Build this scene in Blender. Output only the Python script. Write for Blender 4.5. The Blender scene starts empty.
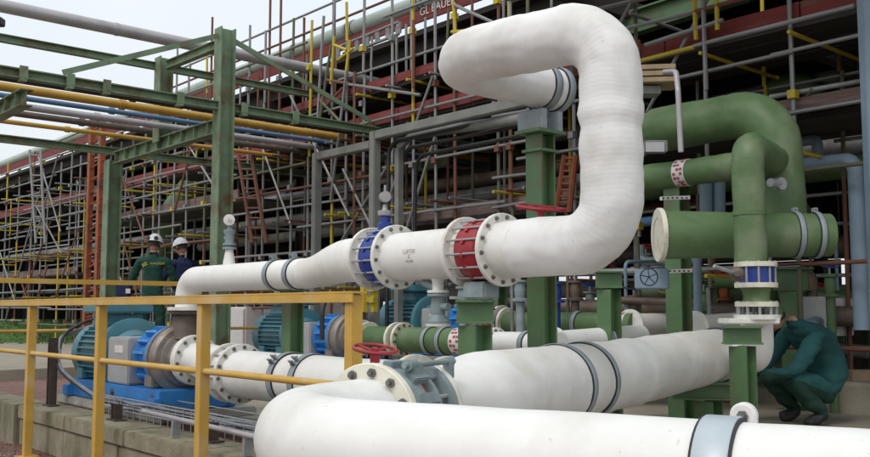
import bpy, bmesh, math, random
from mathutils import Vector as V, Matrix as M, noise as NZ
random.seed(7)
S = bpy.context.scene
C = S.collection
R = math.radians
# ---------------------------------------------------------------- camera, sky, light
FPX, HOR, H = 920.0, 310.0, 1.25
PITCH = math.atan((HOR-228.5)/FPX)
cam = bpy.data.objects.new('camera', bpy.data.cameras.new('camera')); C.objects.link(cam)
cam.data.sensor_width = 36; cam.data.lens = FPX/870*36
cam.location = (0, 0, H); cam.rotation_euler = (math.pi/2+PITCH, 0, 0)
cam.data.clip_end = 2000; cam.data.clip_start = .05
S.camera = cam
w = bpy.data.worlds.new('World'); S.world = w; w.use_nodes = True
nt = w.node_tree; nt.nodes.clear()
SUN_EL, SUN_ROT = R(52), R(215)
sky = nt.nodes.new('ShaderNodeTexSky'); sky.sky_type = 'NISHITA'; sky.sun_disc = False
sky.sun_elevation = SUN_EL; sky.sun_rotation = SUN_ROT; sky.dust_density = 4
bg1 = nt.nodes.new('ShaderNodeBackground'); bg1.inputs[1].default_value = .05
nt.links.new(sky.outputs[0], bg1.inputs[0])
bg2 = nt.nodes.new('ShaderNodeBackground'); bg2.inputs[1].default_value = .86      # the closed cloud layer
cn = nt.nodes.new('ShaderNodeTexNoise'); cn.inputs['Scale'].default_value = 2.4; cn.inputs['Detail'].default_value = 3
cr = nt.nodes.new('ShaderNodeValToRGB')
cr.color_ramp.elements[0].position = .3; cr.color_ramp.elements[0].color = (.83, .91, .97, 1)
cr.color_ramp.elements[1].position = .7; cr.color_ramp.elements[1].color = (.97, 1, 1, 1)
nt.links.new(cn.outputs[0], cr.inputs[0]); nt.links.new(cr.outputs[0], bg2.inputs[0])
tcw = nt.nodes.new('ShaderNodeTexCoord'); spw = nt.nodes.new('ShaderNodeSeparateXYZ'); nt.links.new(tcw.outputs['Generated'], spw.inputs[0])
mrw = nt.nodes.new('ShaderNodeMapRange'); mrw.inputs[1].default_value = .1; mrw.inputs[2].default_value = 1; mrw.inputs[3].default_value = 1.02; mrw.inputs[4].default_value = 1.45   # overcast: zenith brighter
nt.links.new(spw.outputs[2], mrw.inputs[0]); nt.links.new(mrw.outputs[0], bg2.inputs[1])
ad = nt.nodes.new('ShaderNodeAddShader'); wo = nt.nodes.new('ShaderNodeOutputWorld')
nt.links.new(bg1.outputs[0], ad.inputs[0]); nt.links.new(bg2.outputs[0], ad.inputs[1]); nt.links.new(ad.outputs[0], wo.inputs[0])
sl = bpy.data.lights.new('sun', 'SUN'); sl.energy = 1.2; sl.angle = R(16); sl.color = (1, .97, .93)
so = bpy.data.objects.new('sun', sl); C.objects.link(so)
so.rotation_euler = (math.pi/2-SUN_EL, 0, math.pi-SUN_ROT)
S.view_settings.view_transform = 'Standard'; S.view_settings.look = 'None'
S.view_settings.exposure = -.36; S.view_settings.gamma = 1
# ---------------------------------------------------------------- measuring helpers
def ray(px, py):
    a, b = (px-435)/FPX, (228.5-py)/FPX
    return V((a, math.cos(PITCH)-b*math.sin(PITCH), math.sin(PITCH)+b*math.cos(PITCH)))
def P(px, py, Y):                       # measured point of the photograph at ground distance Y
    r = ray(px, py); return V((r.x/r.y*Y, Y, H+r.z/r.y*Y))
def G(px, py, z):                       # measured point lying at height z
    r = ray(px, py); t = (z-H)/r.z; return V((r.x*t, r.y*t, z))
def XZ(px, py, Y, z):                   # same column of the photo, height given
    p = P(px, py, Y); return V((p.x, p.y, z))
E = V((.659, -.752, 0)).normalized()    # plant axis: towards right and nearer
N = V((.752, .659, 0)).normalized()     # plant cross axis: right and farther
U3 = V((0, 0, 1))
def O2(name, x): return x
ORG = {}
def props(o, label=None, cat=None, group=None, kind=None):
    if label: o['label'] = label
    if cat: o['category'] = cat
    if group: o['group'] = group
    if kind: o['kind'] = kind
    return o
def thing(name, label, cat, loc=(0, 0, 0), group=None):
    o = bpy.data.objects.new(name, None); C.objects.link(o); o.location = loc; o.empty_display_size = .1
    ORG[o] = V(loc); return props(o, label, cat, group)
# ---------------------------------------------------------------- mesh builder
def frame(d):
    d = d.normalized()
    a = U3.cross(d)
    if a.length < 1e-3: a = V((1, 0, 0))
    a.normalize(); return a, d.cross(a).normalized(), d
class MB:
    def __init__(s): s.v = []; s.f = []; s.uv = {}
    def add(s, vs, fs):
        k = len(s.v); s.v += [V(x) for x in vs]; s.f += [tuple(k+i for i in f) for f in fs]; return s
    def box(s, c, x, y, z):             # half-extent vectors
        c, x, y, z = V(c), V(x), V(y), V(z)
        vs = [c+x*i+y*j+z*k for k in (-1, 1) for j in (-1, 1) for i in (-1, 1)]
        return s.add(vs, [(0, 2, 3, 1), (4, 5, 7, 6), (0, 1, 5, 4), (2, 6, 7, 3), (0, 4, 6, 2), (1, 3, 7, 5)])
    def bar(s, p0, p1, w, h, up=U3):    # rectangular bar; w sideways, h along up
        p0, p1 = V(p0), V(p1); d = (p1-p0)
        sd = d.cross(up)
        if sd.length < 1e-4: sd = d.cross(E)
        sd.normalize(); u = sd.cross(d).normalized()
        return s.box((p0+p1)/2, d/2, sd*w/2, u*h/2)
    def hbeam(s, p0, p1, w, h, t=.012, up=U3):
        p0, p1 = V(p0), V(p1); d = p1-p0
        sd = d.cross(up)
        if sd.length < 1e-4: sd = N.copy()
        sd.normalize(); u = sd.cross(d).normalized(); a, b, q = w/2, h/2, t/2
        pr = [(-a, -b), (a, -b), (a, -b+t), (q, -b+t), (q, b-t), (a, b-t), (a, b), (-a, b), (-a, b-t), (-q, b-t), (-q, -b+t), (-a, -b+t)]
        vs = [p+sd*x+u*y for p in (p0, p1) for x, y in pr]; n = 12
        fs = [(i, (i+1) % n, n+(i+1) % n, n+i) for i in range(n)]
        for o in (0, 12):
            for q4 in ((0, 1, 2, 11), (2, 3, 10, 11)[0:0] or (3, 4, 9, 10), (5, 6, 7, 8)):
                q5 = tuple(o+i for i in q4); fs.append(q5 if o else q5[::-1])
        return s.add(vs, fs)
    def tube(s, p0, p1, r, n=10, r1=None, caps=True):
        p0, p1 = V(p0), V(p1); a, b, d = frame(p1-p0); r1 = r if r1 is None else r1
        vs = [p+(a*math.cos(2*math.pi*i/n)+b*math.sin(2*math.pi*i/n))*q for p, q in ((p0, r), (p1, r1)) for i in range(n)]
        fs = [(i, (i+1) % n, n+(i+1) % n, n+i) for i in range(n)]
        if caps: fs += [tuple(range(n))[::-1], tuple(range(n, 2*n))]
        return s.add(vs, fs)
    def lathe(s, o, ax, prof, n=32):
        o = V(o); a, b, d = frame(V(ax)); k = len(prof)
        vs = [o+d*q+(a*math.cos(2*math.pi*i/n)+b*math.sin(2*math.pi*i/n))*max(r, 1e-4) for q, r in prof for i in range(n)]
        fs = [(j*n+i, j*n+(i+1) % n, (j+1)*n+(i+1) % n, (j+1)*n+i) for j in range(k-1) for i in range(n)]
        return s.add(vs, fs)
    def sweep(s, pts, rad, n=24, caps=True, lump=0, lf=5):
        k0 = len(s.f); base = len(s.v); L = 0; m = len(pts)
        a, b, d = frame(pts[1]-pts[0]); ls = []
        vs = []
        for j, p in enumerate(pts):
            if j: L += (p-pts[j-1]).length
            ls.append(L)
            t = (pts[min(j+1, m-1)]-pts[max(j-1, 0)]).normalized()
            q = d.rotation_difference(t); a = (q@a).normalized(); b = t.cross(a).normalized(); d = t
            r = rad(L) if callable(rad) else rad
            for i in range(n):
                th = 2*math.pi*i/n
                o_ = a*math.cos(th)+b*math.sin(th); q_ = p+o_*r
                if lump: q_ = q_+o_*lump*(NZ.noise(q_*lf)+.6*NZ.noise(q_*lf*2.7)+.35*NZ.noise(V((q_.x*3, q_.y*3, q_.z*26))))
                vs.append(q_)
        fs = []
        for j in range(m-1):
            for i in range(n):
                fs.append((j*n+i, j*n+(i+1) % n, (j+1)*n+(i+1) % n, (j+1)*n+i))
                s.uv[k0+len(fs)-1] = ((i/n, ls[j]), ((i+1)/n, ls[j]), ((i+1)/n, ls[j+1]), (i/n, ls[j+1]))
        if caps: fs += [tuple(range(n))[::-1], tuple(range((m-1)*n, m*n))]
        return s.add(vs, fs)
    def build(s, name, mat, parent=None, loc=None, smooth=True, bevel=0, ang=38):
        org = ORG.get(parent, V((0, 0, 0))) if parent else V(loc or (0, 0, 0))
        me = bpy.data.meshes.new(name); me.from_pydata([v-org for v in s.v], [], s.f)
        if s.uv:
            ul = me.uv_layers.new(name='UVMap')
            for p in me.polygons:
                if p.index in s.uv:
                    for li, u in zip(p.loop_indices, s.uv[p.index]): ul.data[li].uv = u
        bm = bmesh.new(); bm.from_mesh(me)
        bmesh.ops.recalc_face_normals(bm, faces=bm.faces)
        if bevel:
            es = [e for e in bm.edges if len(e.link_faces) == 2 and e.calc_face_angle() > .6]
            bmesh.ops.bevel(bm, geom=es, offset=bevel, segments=2, affect='EDGES', clamp_overlap=True)
        bm.to_mesh(me); bm.free()
        if smooth:
            me.polygons.foreach_set('use_smooth', [True]*len(me.polygons)); me.set_sharp_from_angle(angle=R(ang))
        me.materials.append(mat)
        o = bpy.data.objects.new(name, me); C.objects.link(o)
        if parent: o.parent = parent; ORG[o] = org
        else: o.location = org; ORG[o] = org
        return o
def inst(name, me, parent, mw):          # shared-mesh piece placed by world matrix
    o = bpy.data.objects.new(name, me); C.objects.link(o); o.parent = parent
    o.matrix_local = M.Translation(-ORG.get(parent, V((0, 0, 0))))@mw; return o
def copy_tree(o, parent=None):
    c = o.copy(); C.objects.link(c); c.parent = parent
    if parent: c.matrix_parent_inverse = o.matrix_parent_inverse.copy()
    for ch in KIDS(o): copy_tree(ch, c)
    return c
def KIDS(o): return list(o.children)
def axis_m(p, d, roll=0):                # matrix: local z along d at p
    a, b, d = frame(V(d)); m = M(((a.x, b.x, d.x, p.x), (a.y, b.y, d.y, p.y), (a.z, b.z, d.z, p.z), (0, 0, 0, 1)))
    return m@M.Rotation(roll, 4, 'Z')
def path(pts, rad, step=.05, arc=12):    # polyline with filleted corners
    pts = [V(p) for p in pts]; out = [pts[0]]
    def go(q):
        p = out[-1]; L = (q-p).length; k = max(1, int(L/step))
        for i in range(1, k+1): out.append(p.lerp(q, i/k))
    for i in range(1, len(pts)-1):
        r = rad[i-1] if isinstance(rad, (list, tuple)) else rad
        p, a, b = pts[i], (pts[i-1]-pts[i]).normalized(), (pts[i+1]-pts[i]).normalized()
        th = a.angle(b)
        if th > 3.1: continue
        tl = r/math.tan(th/2); tl = min(tl, (pts[i-1]-p).length*.9, (pts[i+1]-p).length*.9); r = tl*math.tan(th/2)
        bis = (a+b).normalized(); cen = p+bis*(r/math.sin(th/2))
        go(p+a*tl); u = (p+a*tl)-cen; v2 = (p+b*tl)-cen; tot = u.angle(v2); q = u.cross(v2).normalized()
        for k in range(1, arc+1): out.append(cen+M.Rotation(tot*k/arc, 3, q)@u)
    go(pts[-1]); return out
# ---------------------------------------------------------------- materials
def mat(name, c1, c2=None, rough=.5, metal=0, scale=6, bump=.0, bscale=40, stain=None, sscale=3, samt=.5, wrap=0, spec=.5, streak=0, speck=0):
    m = bpy.data.materials.new(name); m.use_nodes = True; t = m.node_tree; b = t.nodes['Principled BSDF']
    L = t.links.new; nn = t.nodes.new
    tc = nn('ShaderNodeTexCoord'); oi = nn('ShaderNodeObjectInfo')
    va = nn('ShaderNodeVectorMath'); va.operation = 'ADD'; L(tc.outputs['Object'], va.inputs[0])
    sc = nn('ShaderNodeMath'); sc.operation = 'MULTIPLY'; sc.inputs[1].default_value = 9; L(oi.outputs['Random'], sc.inputs[0])
    L(sc.outputs[0], va.inputs[1]); co = va.outputs[0]
    def noise(s, det=6, vec=None):
        n = nn('ShaderNodeTexNoise'); n.inputs['Scale'].default_value = s; n.inputs['Detail'].default_value = det
        n.inputs['Roughness'].default_value = .6; L(vec or co, n.inputs['Vector']); return n.outputs[0]
    def ramp(x, a, z):
        r = nn('ShaderNodeMapRange'); r.inputs[1].default_value = a; r.inputs[2].default_value = z; L(x, r.inputs[0]); return r.outputs[0]
    def mix(f, x, y):
        k = nn('ShaderNodeMix'); k.data_type = 'RGBA'; L(f, k.inputs[0])
        for s_, q in ((6, x), (7, y)):
            if isinstance(q, tuple): k.inputs[s_].default_value = (*q, 1)
            else: L(q, k.inputs[s_])
        return k.outputs[2]
    c2 = c2 or tuple(x*.75 for x in c1)
    col = mix(ramp(noise(scale), .35, .7), c1, c2)
    if stain:
        mp = co
        if streak:
            sm = nn('ShaderNodeMapping'); sm.inputs['Scale'].default_value = (1, 1, streak); L(co, sm.inputs[0]); mp = sm.outputs[0]
        r = ramp(noise(sscale, 8, mp), .5, .68); mu = nn('ShaderNodeMath'); mu.operation = 'MULTIPLY'; mu.inputs[1].default_value = samt
        L(r, mu.inputs[0]); col = mix(mu.outputs[0], col, stain)
    if speck:
        r2 = ramp(noise(speck, 2), .70, .74); m5 = nn('ShaderNodeMath'); m5.operation = 'MULTIPLY'; m5.inputs[1].default_value = .28; L(r2, m5.inputs[0]); col = mix(m5.outputs[0], col, (.25, .22, .18))
    L(col, b.inputs['Base Color'])
    rr = nn('ShaderNodeMapRange'); rr.inputs[3].default_value = max(rough-.1, .05); rr.inputs[4].default_value = min(rough+.15, 1)
    L(noise(scale*2.5), rr.inputs[0]); L(rr.outputs[0], b.inputs['Roughness'])
    b.inputs['Metallic'].default_value = metal; b.inputs['Specular IOR Level'].default_value = spec
    h = None
    if bump: h = noise(bscale, 8)
    if wrap:
        uv = nn('ShaderNodeUVMap'); sp = nn('ShaderNodeSeparateXYZ'); L(uv.outputs[0], sp.inputs[0])
        a = nn('ShaderNodeMath'); a.operation = 'MULTIPLY_ADD'; a.inputs[1].default_value = wrap; L(sp.outputs[1], a.inputs[0]); L(sp.outputs[0], a.inputs[2])
        nz = nn('ShaderNodeMath'); nz.operation = 'MULTIPLY_ADD'; nz.inputs[1].default_value = 3.2; L(noise(3), nz.inputs[0]); L(a.outputs[0], nz.inputs[2])
        fr = nn('ShaderNodeMath'); fr.operation = 'PINGPONG'; fr.inputs[1].default_value = .5; L(nz.outputs[0], fr.inputs[0])
        sm = ramp(fr.outputs[0], 0, .35)
        if h:
            ad2 = nn('ShaderNodeMath'); ad2.operation = 'MULTIPLY_ADD'; ad2.inputs[1].default_value = .35; L(h, ad2.inputs[0]); L(sm, ad2.inputs[2]); h = ad2.outputs[0]
        else: h = sm
    if h:
        bu = nn('ShaderNodeBump'); bu.inputs['Strength'].default_value = bump or .3; bu.inputs['Distance'].default_value = .01
        L(h, bu.inputs['Height']); L(bu.outputs[0], b.inputs['Normal'])
    return m
m_white = mat('white_painted_insulation', (.78, .775, .75), (.68, .67, .635), .5, scale=3, bump=.14, bscale=16, stain=(.46, .41, .32), sscale=2.2, samt=.4, speck=45)
m_wrap = mat('white_wrapped_tape', (.77, .765, .755), (.68, .675, .66), .65, scale=3, bump=.045, bscale=18, stain=(.52, .49, .42), sscale=3, samt=.4, wrap=42, speck=40)
m_cream = mat('cream_flange_paint', (.74, .71, .60), (.62, .59, .47), .5, scale=12, bump=.15, stain=(.30, .25, .16), sscale=9, samt=.45)
m_flange = mat('white_flange_paint', (.76, .75, .71), (.66, .64, .58), .5, scale=12, bump=.12, stain=(.38, .34, .26), sscale=9, samt=.4)
m_green = mat('green_steel_paint', (.095, .185, .080), (.068, .135, .058), .42, scale=4, bump=.1, stain=(.12, .09, .05), sscale=5, samt=.75, speck=22)
m_greenrack = mat('weathered_green_paint', (.18, .26, .16), (.13, .19, .115), .6, scale=5, bump=.15, stain=(.13, .075, .03), sscale=4, samt=.9, speck=12)
m_greenpipe = mat('green_pipe_wrap', (.105, .18, .070), (.062, .118, .042), .5, scale=2.5, bump=.035, bscale=25, stain=(.19, .22, .14), sscale=2.4, samt=.75, wrap=36, speck=16)
m_yellow = mat('yellow_railing_paint', (.58, .35, .06), (.46, .27, .045), .45, scale=8, bump=.12, stain=(.60, .45, .24), sscale=4, samt=.6, speck=26)  # pale stain: worn paint plus sky reflection put into the colour
m_yelpipe = mat('yellow_pipe_paint', (.55, .32, .05), (.42, .24, .04), .5, scale=4)
m_teal = mat('teal_motor_paint', (.07, .22, .28), (.05, .16, .205), .4, scale=6, bump=.1, stain=(.13, .15, .14), sscale=7, samt=.6, speck=30)
m_blue = mat('blue_base_paint', (.03, .23, .60), (.02, .16, .46), .4, scale=6, bump=.06, stain=(.08, .15, .25), sscale=8, samt=.5)
m_blue2 = mat('deep_blue_paint', (.015, .045, .27), (.012, .035, .2), .4, scale=9)
m_red = mat('red_valve_paint', (.33, .018, .028), (.25, .015, .022), .4, scale=9)
m_redboard = mat('red_toe_board', (.22, .028, .026), (.14, .024, .022), .7, scale=5, bump=.2, stain=(.16, .10, .085), sscale=3, samt=.7)
m_orange = mat('orange_paint', (.30, .07, .02), (.17, .045, .02), .6, scale=5, stain=(.08, .04, .03), sscale=5, samt=.9)
m_galv = mat('galvanised_steel', (.40, .42, .44), (.28, .30, .31), .45, .35, scale=14, bump=.08, stain=(.22, .17, .12), sscale=8, samt=.4)
m_clamp = mat('grey_clamp_band', (.30, .35, .38), (.24, .28, .31), .5, .2, scale=10, stain=(.2, .2, .19), sscale=7, samt=.4)
m_valve = mat('grey_blue_valve_paint', (.25, .31, .325), (.18, .235, .25), .4, .1, scale=10, bump=.1, stain=(.4, .42, .4), sscale=7, samt=.4)
m_band = mat('pale_galvanised_band', (.45, .50, .53), (.38, .43, .46), .4, .2, scale=12, bump=.05, stain=(.55, .58, .6), sscale=6, samt=.4)
m_rubber = mat('black_rubber', (.02, .022, .025), (.03, .03, .03), .7, scale=9)
m_bolt = mat('steel_bolt', (.22, .22, .21), (.12, .11, .10), .45, .7, scale=30)
m_rust = mat('brown_cast_iron', (.16, .13, .11), (.10, .08, .065), .6, .4, scale=9, bump=.25, stain=(.22, .13, .07), sscale=6, samt=.6)
m_cast = mat('grey_cast_volute', (.30, .27, .24), (.2, .18, .16), .5, .4, scale=9, bump=.2, stain=(.16, .10, .06), sscale=5, samt=.8)
m_greybox = mat('grey_sheet_metal', (.46, .46, .47), (.38, .38, .38), .45, .3, scale=5, stain=(.5, .5, .49), sscale=4, samt=.3)
m_portal = mat('weathered_grey_duct', (.20, .205, .19), (.14, .145, .13), .65, scale=4, bump=.1, stain=(.28, .27, .24), sscale=3, samt=.5)
m_conc = mat('mossy_concrete', (.29, .255, .18), (.19, .17, .115), .9, scale=7, bump=.7, bscale=35, stain=(.10, .105, .045), sscale=3.5, samt=.85, streak=.35)
m_conc2 = mat('pale_concrete', (.34, .30, .235), (.26, .23, .18), .9, scale=3, bump=.4, bscale=40, stain=(.22, .21, .17), sscale=1.2, samt=.6)
m_plinth = mat('plinth_concrete', (.40, .39, .36), (.28, .27, .24), .85, scale=5, bump=.4, bscale=30, stain=(.16, .15, .12), sscale=4, samt=.6)
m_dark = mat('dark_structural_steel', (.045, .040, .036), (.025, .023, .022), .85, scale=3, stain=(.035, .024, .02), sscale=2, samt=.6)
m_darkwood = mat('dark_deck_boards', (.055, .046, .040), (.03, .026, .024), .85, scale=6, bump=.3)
m_wood = mat('pale_scaffold_board', (.36, .27, .17), (.26, .19, .12), .85, scale=9, bump=.3, stain=(.18, .14, .1), sscale=5, samt=.5)
m_tg = mat('scaffold_tube_grey', (.31, .32, .325), (.16, .155, .15), .45, .3, scale=3, stain=(.12, .07, .045), sscale=2.5, samt=.6)
m_ty = mat('scaffold_tube_yellow', (.58, .44, .02), (.35, .27, .03), .55, scale=3)
m_to = mat('scaffold_tube_rust', (.19, .07, .04), (.11, .05, .035), .7, scale=3)
m_tgr = mat('scaffold_tube_moss', (.13, .14, .08), (.09, .09, .06), .7, scale=3)
m_pale = mat('pale_green_roof_pipe', (.42, .50, .45), (.35, .42, .38), .5, scale=2, stain=(.3, .33, .29), sscale=2, samt=.4)
m_greypipe = mat('grey_aluminium_cladding', (.44, .42, .43), (.34, .32, .33), .4, .3, scale=2, stain=(.25, .23, .23), sscale=3, samt=.5)
m_bluegrey = mat('blue_grey_pipe', (.22, .30, .38), (.17, .24, .31), .5, scale=3)
m_bluepipe = mat('blue_pipe', (.10, .20, .36), (.07, .14, .26), .5, scale=4)
m_black = mat('black_cable', (.02, .02, .022), (.035, .035, .035), .55)
m_cable = mat('grey_cable', (.26, .27, .30), (.17, .18, .2), .55, scale=12)
m_label = mat('label_white', (.72, .68, .66), (.6, .56, .55), .5, scale=30)
m_ltxt = mat('label_red_print', (.35, .08, .10), (.3, .07, .08), .6)
m_ink = mat('dark_stencil_ink', (.46, .41, .39), (.58, .55, .52), .7, scale=60)
m_brownpost = mat('rusty_brown_post', (.085, .06, .05), (.05, .035, .03), .8, scale=12, bump=.3)
m_cgreen = mat('dark_green_coverall', (.012, .070, .050), (.009, .05, .037), .85, scale=5, bump=.9, bscale=8)
m_cteal = mat('teal_work_jacket', (.02, .105, .105), (.012, .065, .07), .85, scale=5, bump=1.0, bscale=7)
m_cnavy = mat('navy_work_jacket', (.015, .025, .09), (.01, .018, .06), .85, scale=5, bump=.9, bscale=8)
m_ctrou = mat('dark_green_trousers', (.014, .055, .038), (.01, .04, .028), .85, scale=5, bump=1.0, bscale=7)
m_skin = mat('skin', (.50, .28, .19), (.44, .23, .16), .6, scale=20)
m_hair = mat('dark_hair', (.03, .022, .018), (.05, .035, .03), .7, scale=60, bump=.5, bscale=120)
m_helmet = mat('white_helmet_plastic', (.78, .78, .78), (.7, .7, .7), .3, scale=5)
m_boot = mat('black_boot', (.02, .02, .02), (.03, .03, .03), .6)
m_logo = mat('yellow_print', (.55, .5, .04), (.5, .42, .04), .7)
def tile_mat(name, c1, c2, mortar, sx):
    m = mat(name, c1, c2, .9, scale=4, bump=.4, bscale=30); t = m.node_tree
    b = t.nodes['Principled BSDF']; br = t.nodes.new('ShaderNodeTexBrick'); tc = t.nodes.new('ShaderNodeTexCoord')
    mp = t.nodes.new('ShaderNodeMapping'); mp.inputs['Rotation'].default_value = (0, 0, R(41)); t.links.new(tc.outputs['Object'], mp.inputs[0]); t.links.new(mp.outputs[0], br.inputs[0])
    br.inputs['Scale'].default_value = sx; br.inputs['Color1'].default_value = (*c1, 1); br.inputs['Color2'].default_value = (*c2, 1); br.inputs['Mortar'].default_value = (*mortar, 1)
    br.inputs['Mortar Size'].default_value = .018
    t.links.new(br.outputs[0], b.inputs['Base Color']); return m
m_brick = tile_mat('red_brick_paving', (.28, .15, .12), (.20, .11, .09), (.11, .08, .065), 4.6)
m_gravel = mat('red_brown_gravel', (.17, .085, .065), (.09, .05, .04), .95, scale=60, bump=1, bscale=90, stain=(.28, .2, .17), sscale=80, samt=.7)
m_stone = mat('gravel_stone', (.20, .095, .075), (.13, .06, .05), .9, scale=3, stain=(.3, .22, .19), sscale=2, samt=.9)
m_grass = mat('grass_green', (.07, .15, .025), (.04, .09, .02), .9, scale=3, bump=.8, bscale=60)
m_orangeplate = mat('orange_plate', (.65, .14, .02), (.55, .1, .02), .5)
# ---------------------------------------------------------------- shared small meshes
def shared(mb, mat_, smooth=True):
    o = mb.build('tmp', mat_, smooth=smooth); me = o.data; bpy.data.objects.remove(o); return me
me_bolt = shared(MB().tube((0, 0, 0), (0, 0, .6), 1, 6).tube((0, 0, .6), (0, 0, 1.3), .5, 8), m_bolt, False)
def unit_tube(m_, n=7): return shared(MB().tube((0, 0, 0), (0, 0, 1), 1, n), m_)
T_G, T_Y, T_O, T_M = unit_tube(m_tg), unit_tube(m_ty), unit_tube(m_to), unit_tube(m_tgr)
me_stud = unit_tube(m_galv, 8)
def rod(name, me, parent, p0, p1, r):
    p0, p1 = V(p0), V(p1); L = (p1-p0).length
    return inst(name, me, parent, axis_m(p0, p1-p0)@M.Diagonal((r, r, L, 1)))
unit_box = lambda m_: shared(MB().box((0, 0, 0), (.5, 0, 0), (0, .5, 0), (0, 0, .5)), m_, False)
def slab(name, me, parent, c, x, y, z):   # unit box scaled by full-length axes
    m_ = M(((x.x, y.x, z.x, c.x), (x.y, y.y, z.y, c.y), (x.z, y.z, z.z, c.z), (0, 0, 0, 1)))
    return inst(name, me, parent, m_)
def flange(parent, p, d, ro, ri, th=.03, nb=12, mt=None, sides=(1,), bs=.013, roll=.13, n=40):
    d = V(d).normalized(); e = .004
    mb = MB().lathe(p, d, [(-th/2, ri), (-th/2, ro-e), (-th/2+e, ro), (th/2-e, ro), (th/2, ro-e), (th/2, ri)], n)
    f = mb.build('flange', mt or m_flange, parent)
    a, b, _ = frame(d); rb = ro-bs*1.9
    for i in range(nb):
        an = 2*math.pi*i/nb+roll
        for s_ in sides:
            q = p+(a*math.cos(an)+b*math.sin(an))*rb+d*s_*th/2
            inst('bolt', me_bolt, f, axis_m(q, d*s_, random.random()*3)@M.Diagonal((bs, bs, bs*1.1, 1)))
    return f
def clamp(parent, p, d, r, wd=.05, lug=None, mt=None):
    d = V(d).normalized(); o = r+.010
    MB().lathe(p, d, [(-wd/2-.006, r-.004), (-wd/2-.006, r+.006), (wd/2+.006, r+.006), (wd/2+.006, r-.004)], 40).build('rubber_liner', m_rubber, parent)
    c = MB().lathe(p, d, [(-wd/2, r), (-wd/2, o-.002), (-wd/2+.003, o), (wd/2-.003, o), (wd/2, o-.002), (wd/2, r)], 40).build('pipe_clamp', mt or m_clamp, parent)
    for lg in (lug or []):
        lg = V(lg).normalized(); lg = (lg-d*lg.dot(d)).normalized(); t = d.cross(lg)
        q = p+lg*(o+wd*.33)
        MB().box(q+t*.016, d*wd/2, t*.005, lg*wd*.42).box(q-t*.016, d*wd/2, t*.005, lg*wd*.42).build('clamp_lug', mt or m_clamp, c, bevel=.002)
        inst('bolt', me_bolt, c, axis_m(q+t*.021, t)@M.Diagonal((wd*.22, wd*.22, wd*.22, 1)))
        inst('bolt', me_bolt, c, axis_m(q-t*.021, -t)@M.Diagonal((wd*.22, wd*.22, wd*.22, 1)))
    return c
def studs(parent, p0, p1, rb, nb, r=.007, roll=.13):
    d = (p1-p0).normalized(); a, b, _ = frame(d)
    for i in range(nb):
        an = 2*math.pi*i/nb+roll; o = (a*math.cos(an)+b*math.sin(an))*rb
        rod('stud', me_stud, parent, p0+o, p1+o, r)
def handwheel(parent, p, d, r, mt, spokes=4):
    a, b, d = frame(V(d))
    ring = [p+(a*math.cos(2*math.pi*i/28)+b*math.sin(2*math.pi*i/28))*r for i in range(29)]
    mb = MB().sweep(ring, r*.08, 8, caps=False)
    for i in range(spokes):
        an = 2*math.pi*i/spokes+.4
        mb.tube(p-d*r*.12, p+(a*math.cos(an)+b*math.sin(an))*r, r*.06, 8)
    mb.tube(p-d*r*.3, p+d*r*.05, r*.16, 12)
    return mb.build('handwheel', mt, parent)
def text(parent, s_, p, right, up, size, mt, depth=.001):
    cu = bpy.data.curves.new('t', 'FONT'); cu.body = s_; cu.size = size; cu.align_x = 'CENTER'; cu.align_y = 'CENTER'; cu.extrude = depth
    o = bpy.data.objects.new('t', cu); C.objects.link(o)
    me = bpy.data.meshes.new_from_object(o.evaluated_get(bpy.context.evaluated_depsgraph_get())); bpy.data.objects.remove(o)
    me.materials.clear(); me.materials.append(mt)
    right = V(right).normalized(); up = V(up); up = (up-right*up.dot(right)).normalized(); f = right.cross(up)
    m_ = M(((right.x, up.x, f.x, p.x), (right.y, up.y, f.y, p.y), (right.z, up.z, f.z, p.z), (0, 0, 0, 1)))
    return inst('lettering', me, parent, m_)
def labelband(parent, p, d, r, wd):
    d = V(d).normalized()
    o = MB().lathe(p, d, [(-wd/2, r-.01), (-wd/2, r+.003), (wd/2, r+.003), (wd/2, r-.01)], 32).build('label_band', m_label, parent)
    vd = V((0, 0, H))-p; vd = (vd-d*vd.dot(d)).normalized(); mb = MB()
    q = d.cross(vd)
    for k in range(-4, 5):
        an = k*.33; o_ = vd*math.cos(an)+q*math.sin(an); t_ = -vd*math.sin(an)+q*math.cos(an)
        for s_ in (-.28, 0, .28):
            if (k+int(s_*9)) % 3: mb.box(p+o_*(r+.004)+d*s_*wd, d*wd*.11, t_*r*.10, o_*.0015)
    mb.build('warning_print', m_ltxt, o, smooth=False)
    return o
# ================================================================ GROUND AND SETTING
ZP = .37
g = MB().add([(-300, -100, 0), (300, -100, 0), (300, 500, 0), (-300, 500, 0)], [(0, 1, 2, 3)]).build('ground', m_gravel); props(g, kind='structure')
wl = G(160, 439, ZP)                     # a point on the front edge of the coping
def WL(t, n=0, z=ZP): q = wl+E*t+N*n; return V((q.x, q.y, z))
# paved platform behind the wall
pv = MB().box(WL(3, 16.25, ZP/2-.003), E*19, N*16, U3*(ZP/2-.003)).build('brick_paving', m_brick); props(pv, kind='structure')
kb = G(0, 381, ZP); kn = (kb-wl).dot(E)
sb = MB().box(wl+E*(kn-12)+N*16+U3*(.25-ZP+.002), E*12, N*34, U3*.25).build('concrete_slab_ground', m_conc2, bevel=.01); props(sb, kind='structure')
sb2 = MB().box(WL(6.9, 7.4, ZP+.004), E*9.4, N*6.9, U3*.006).build('concrete_floor_strip', m_conc2); props(sb2, kind='structure')
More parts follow.
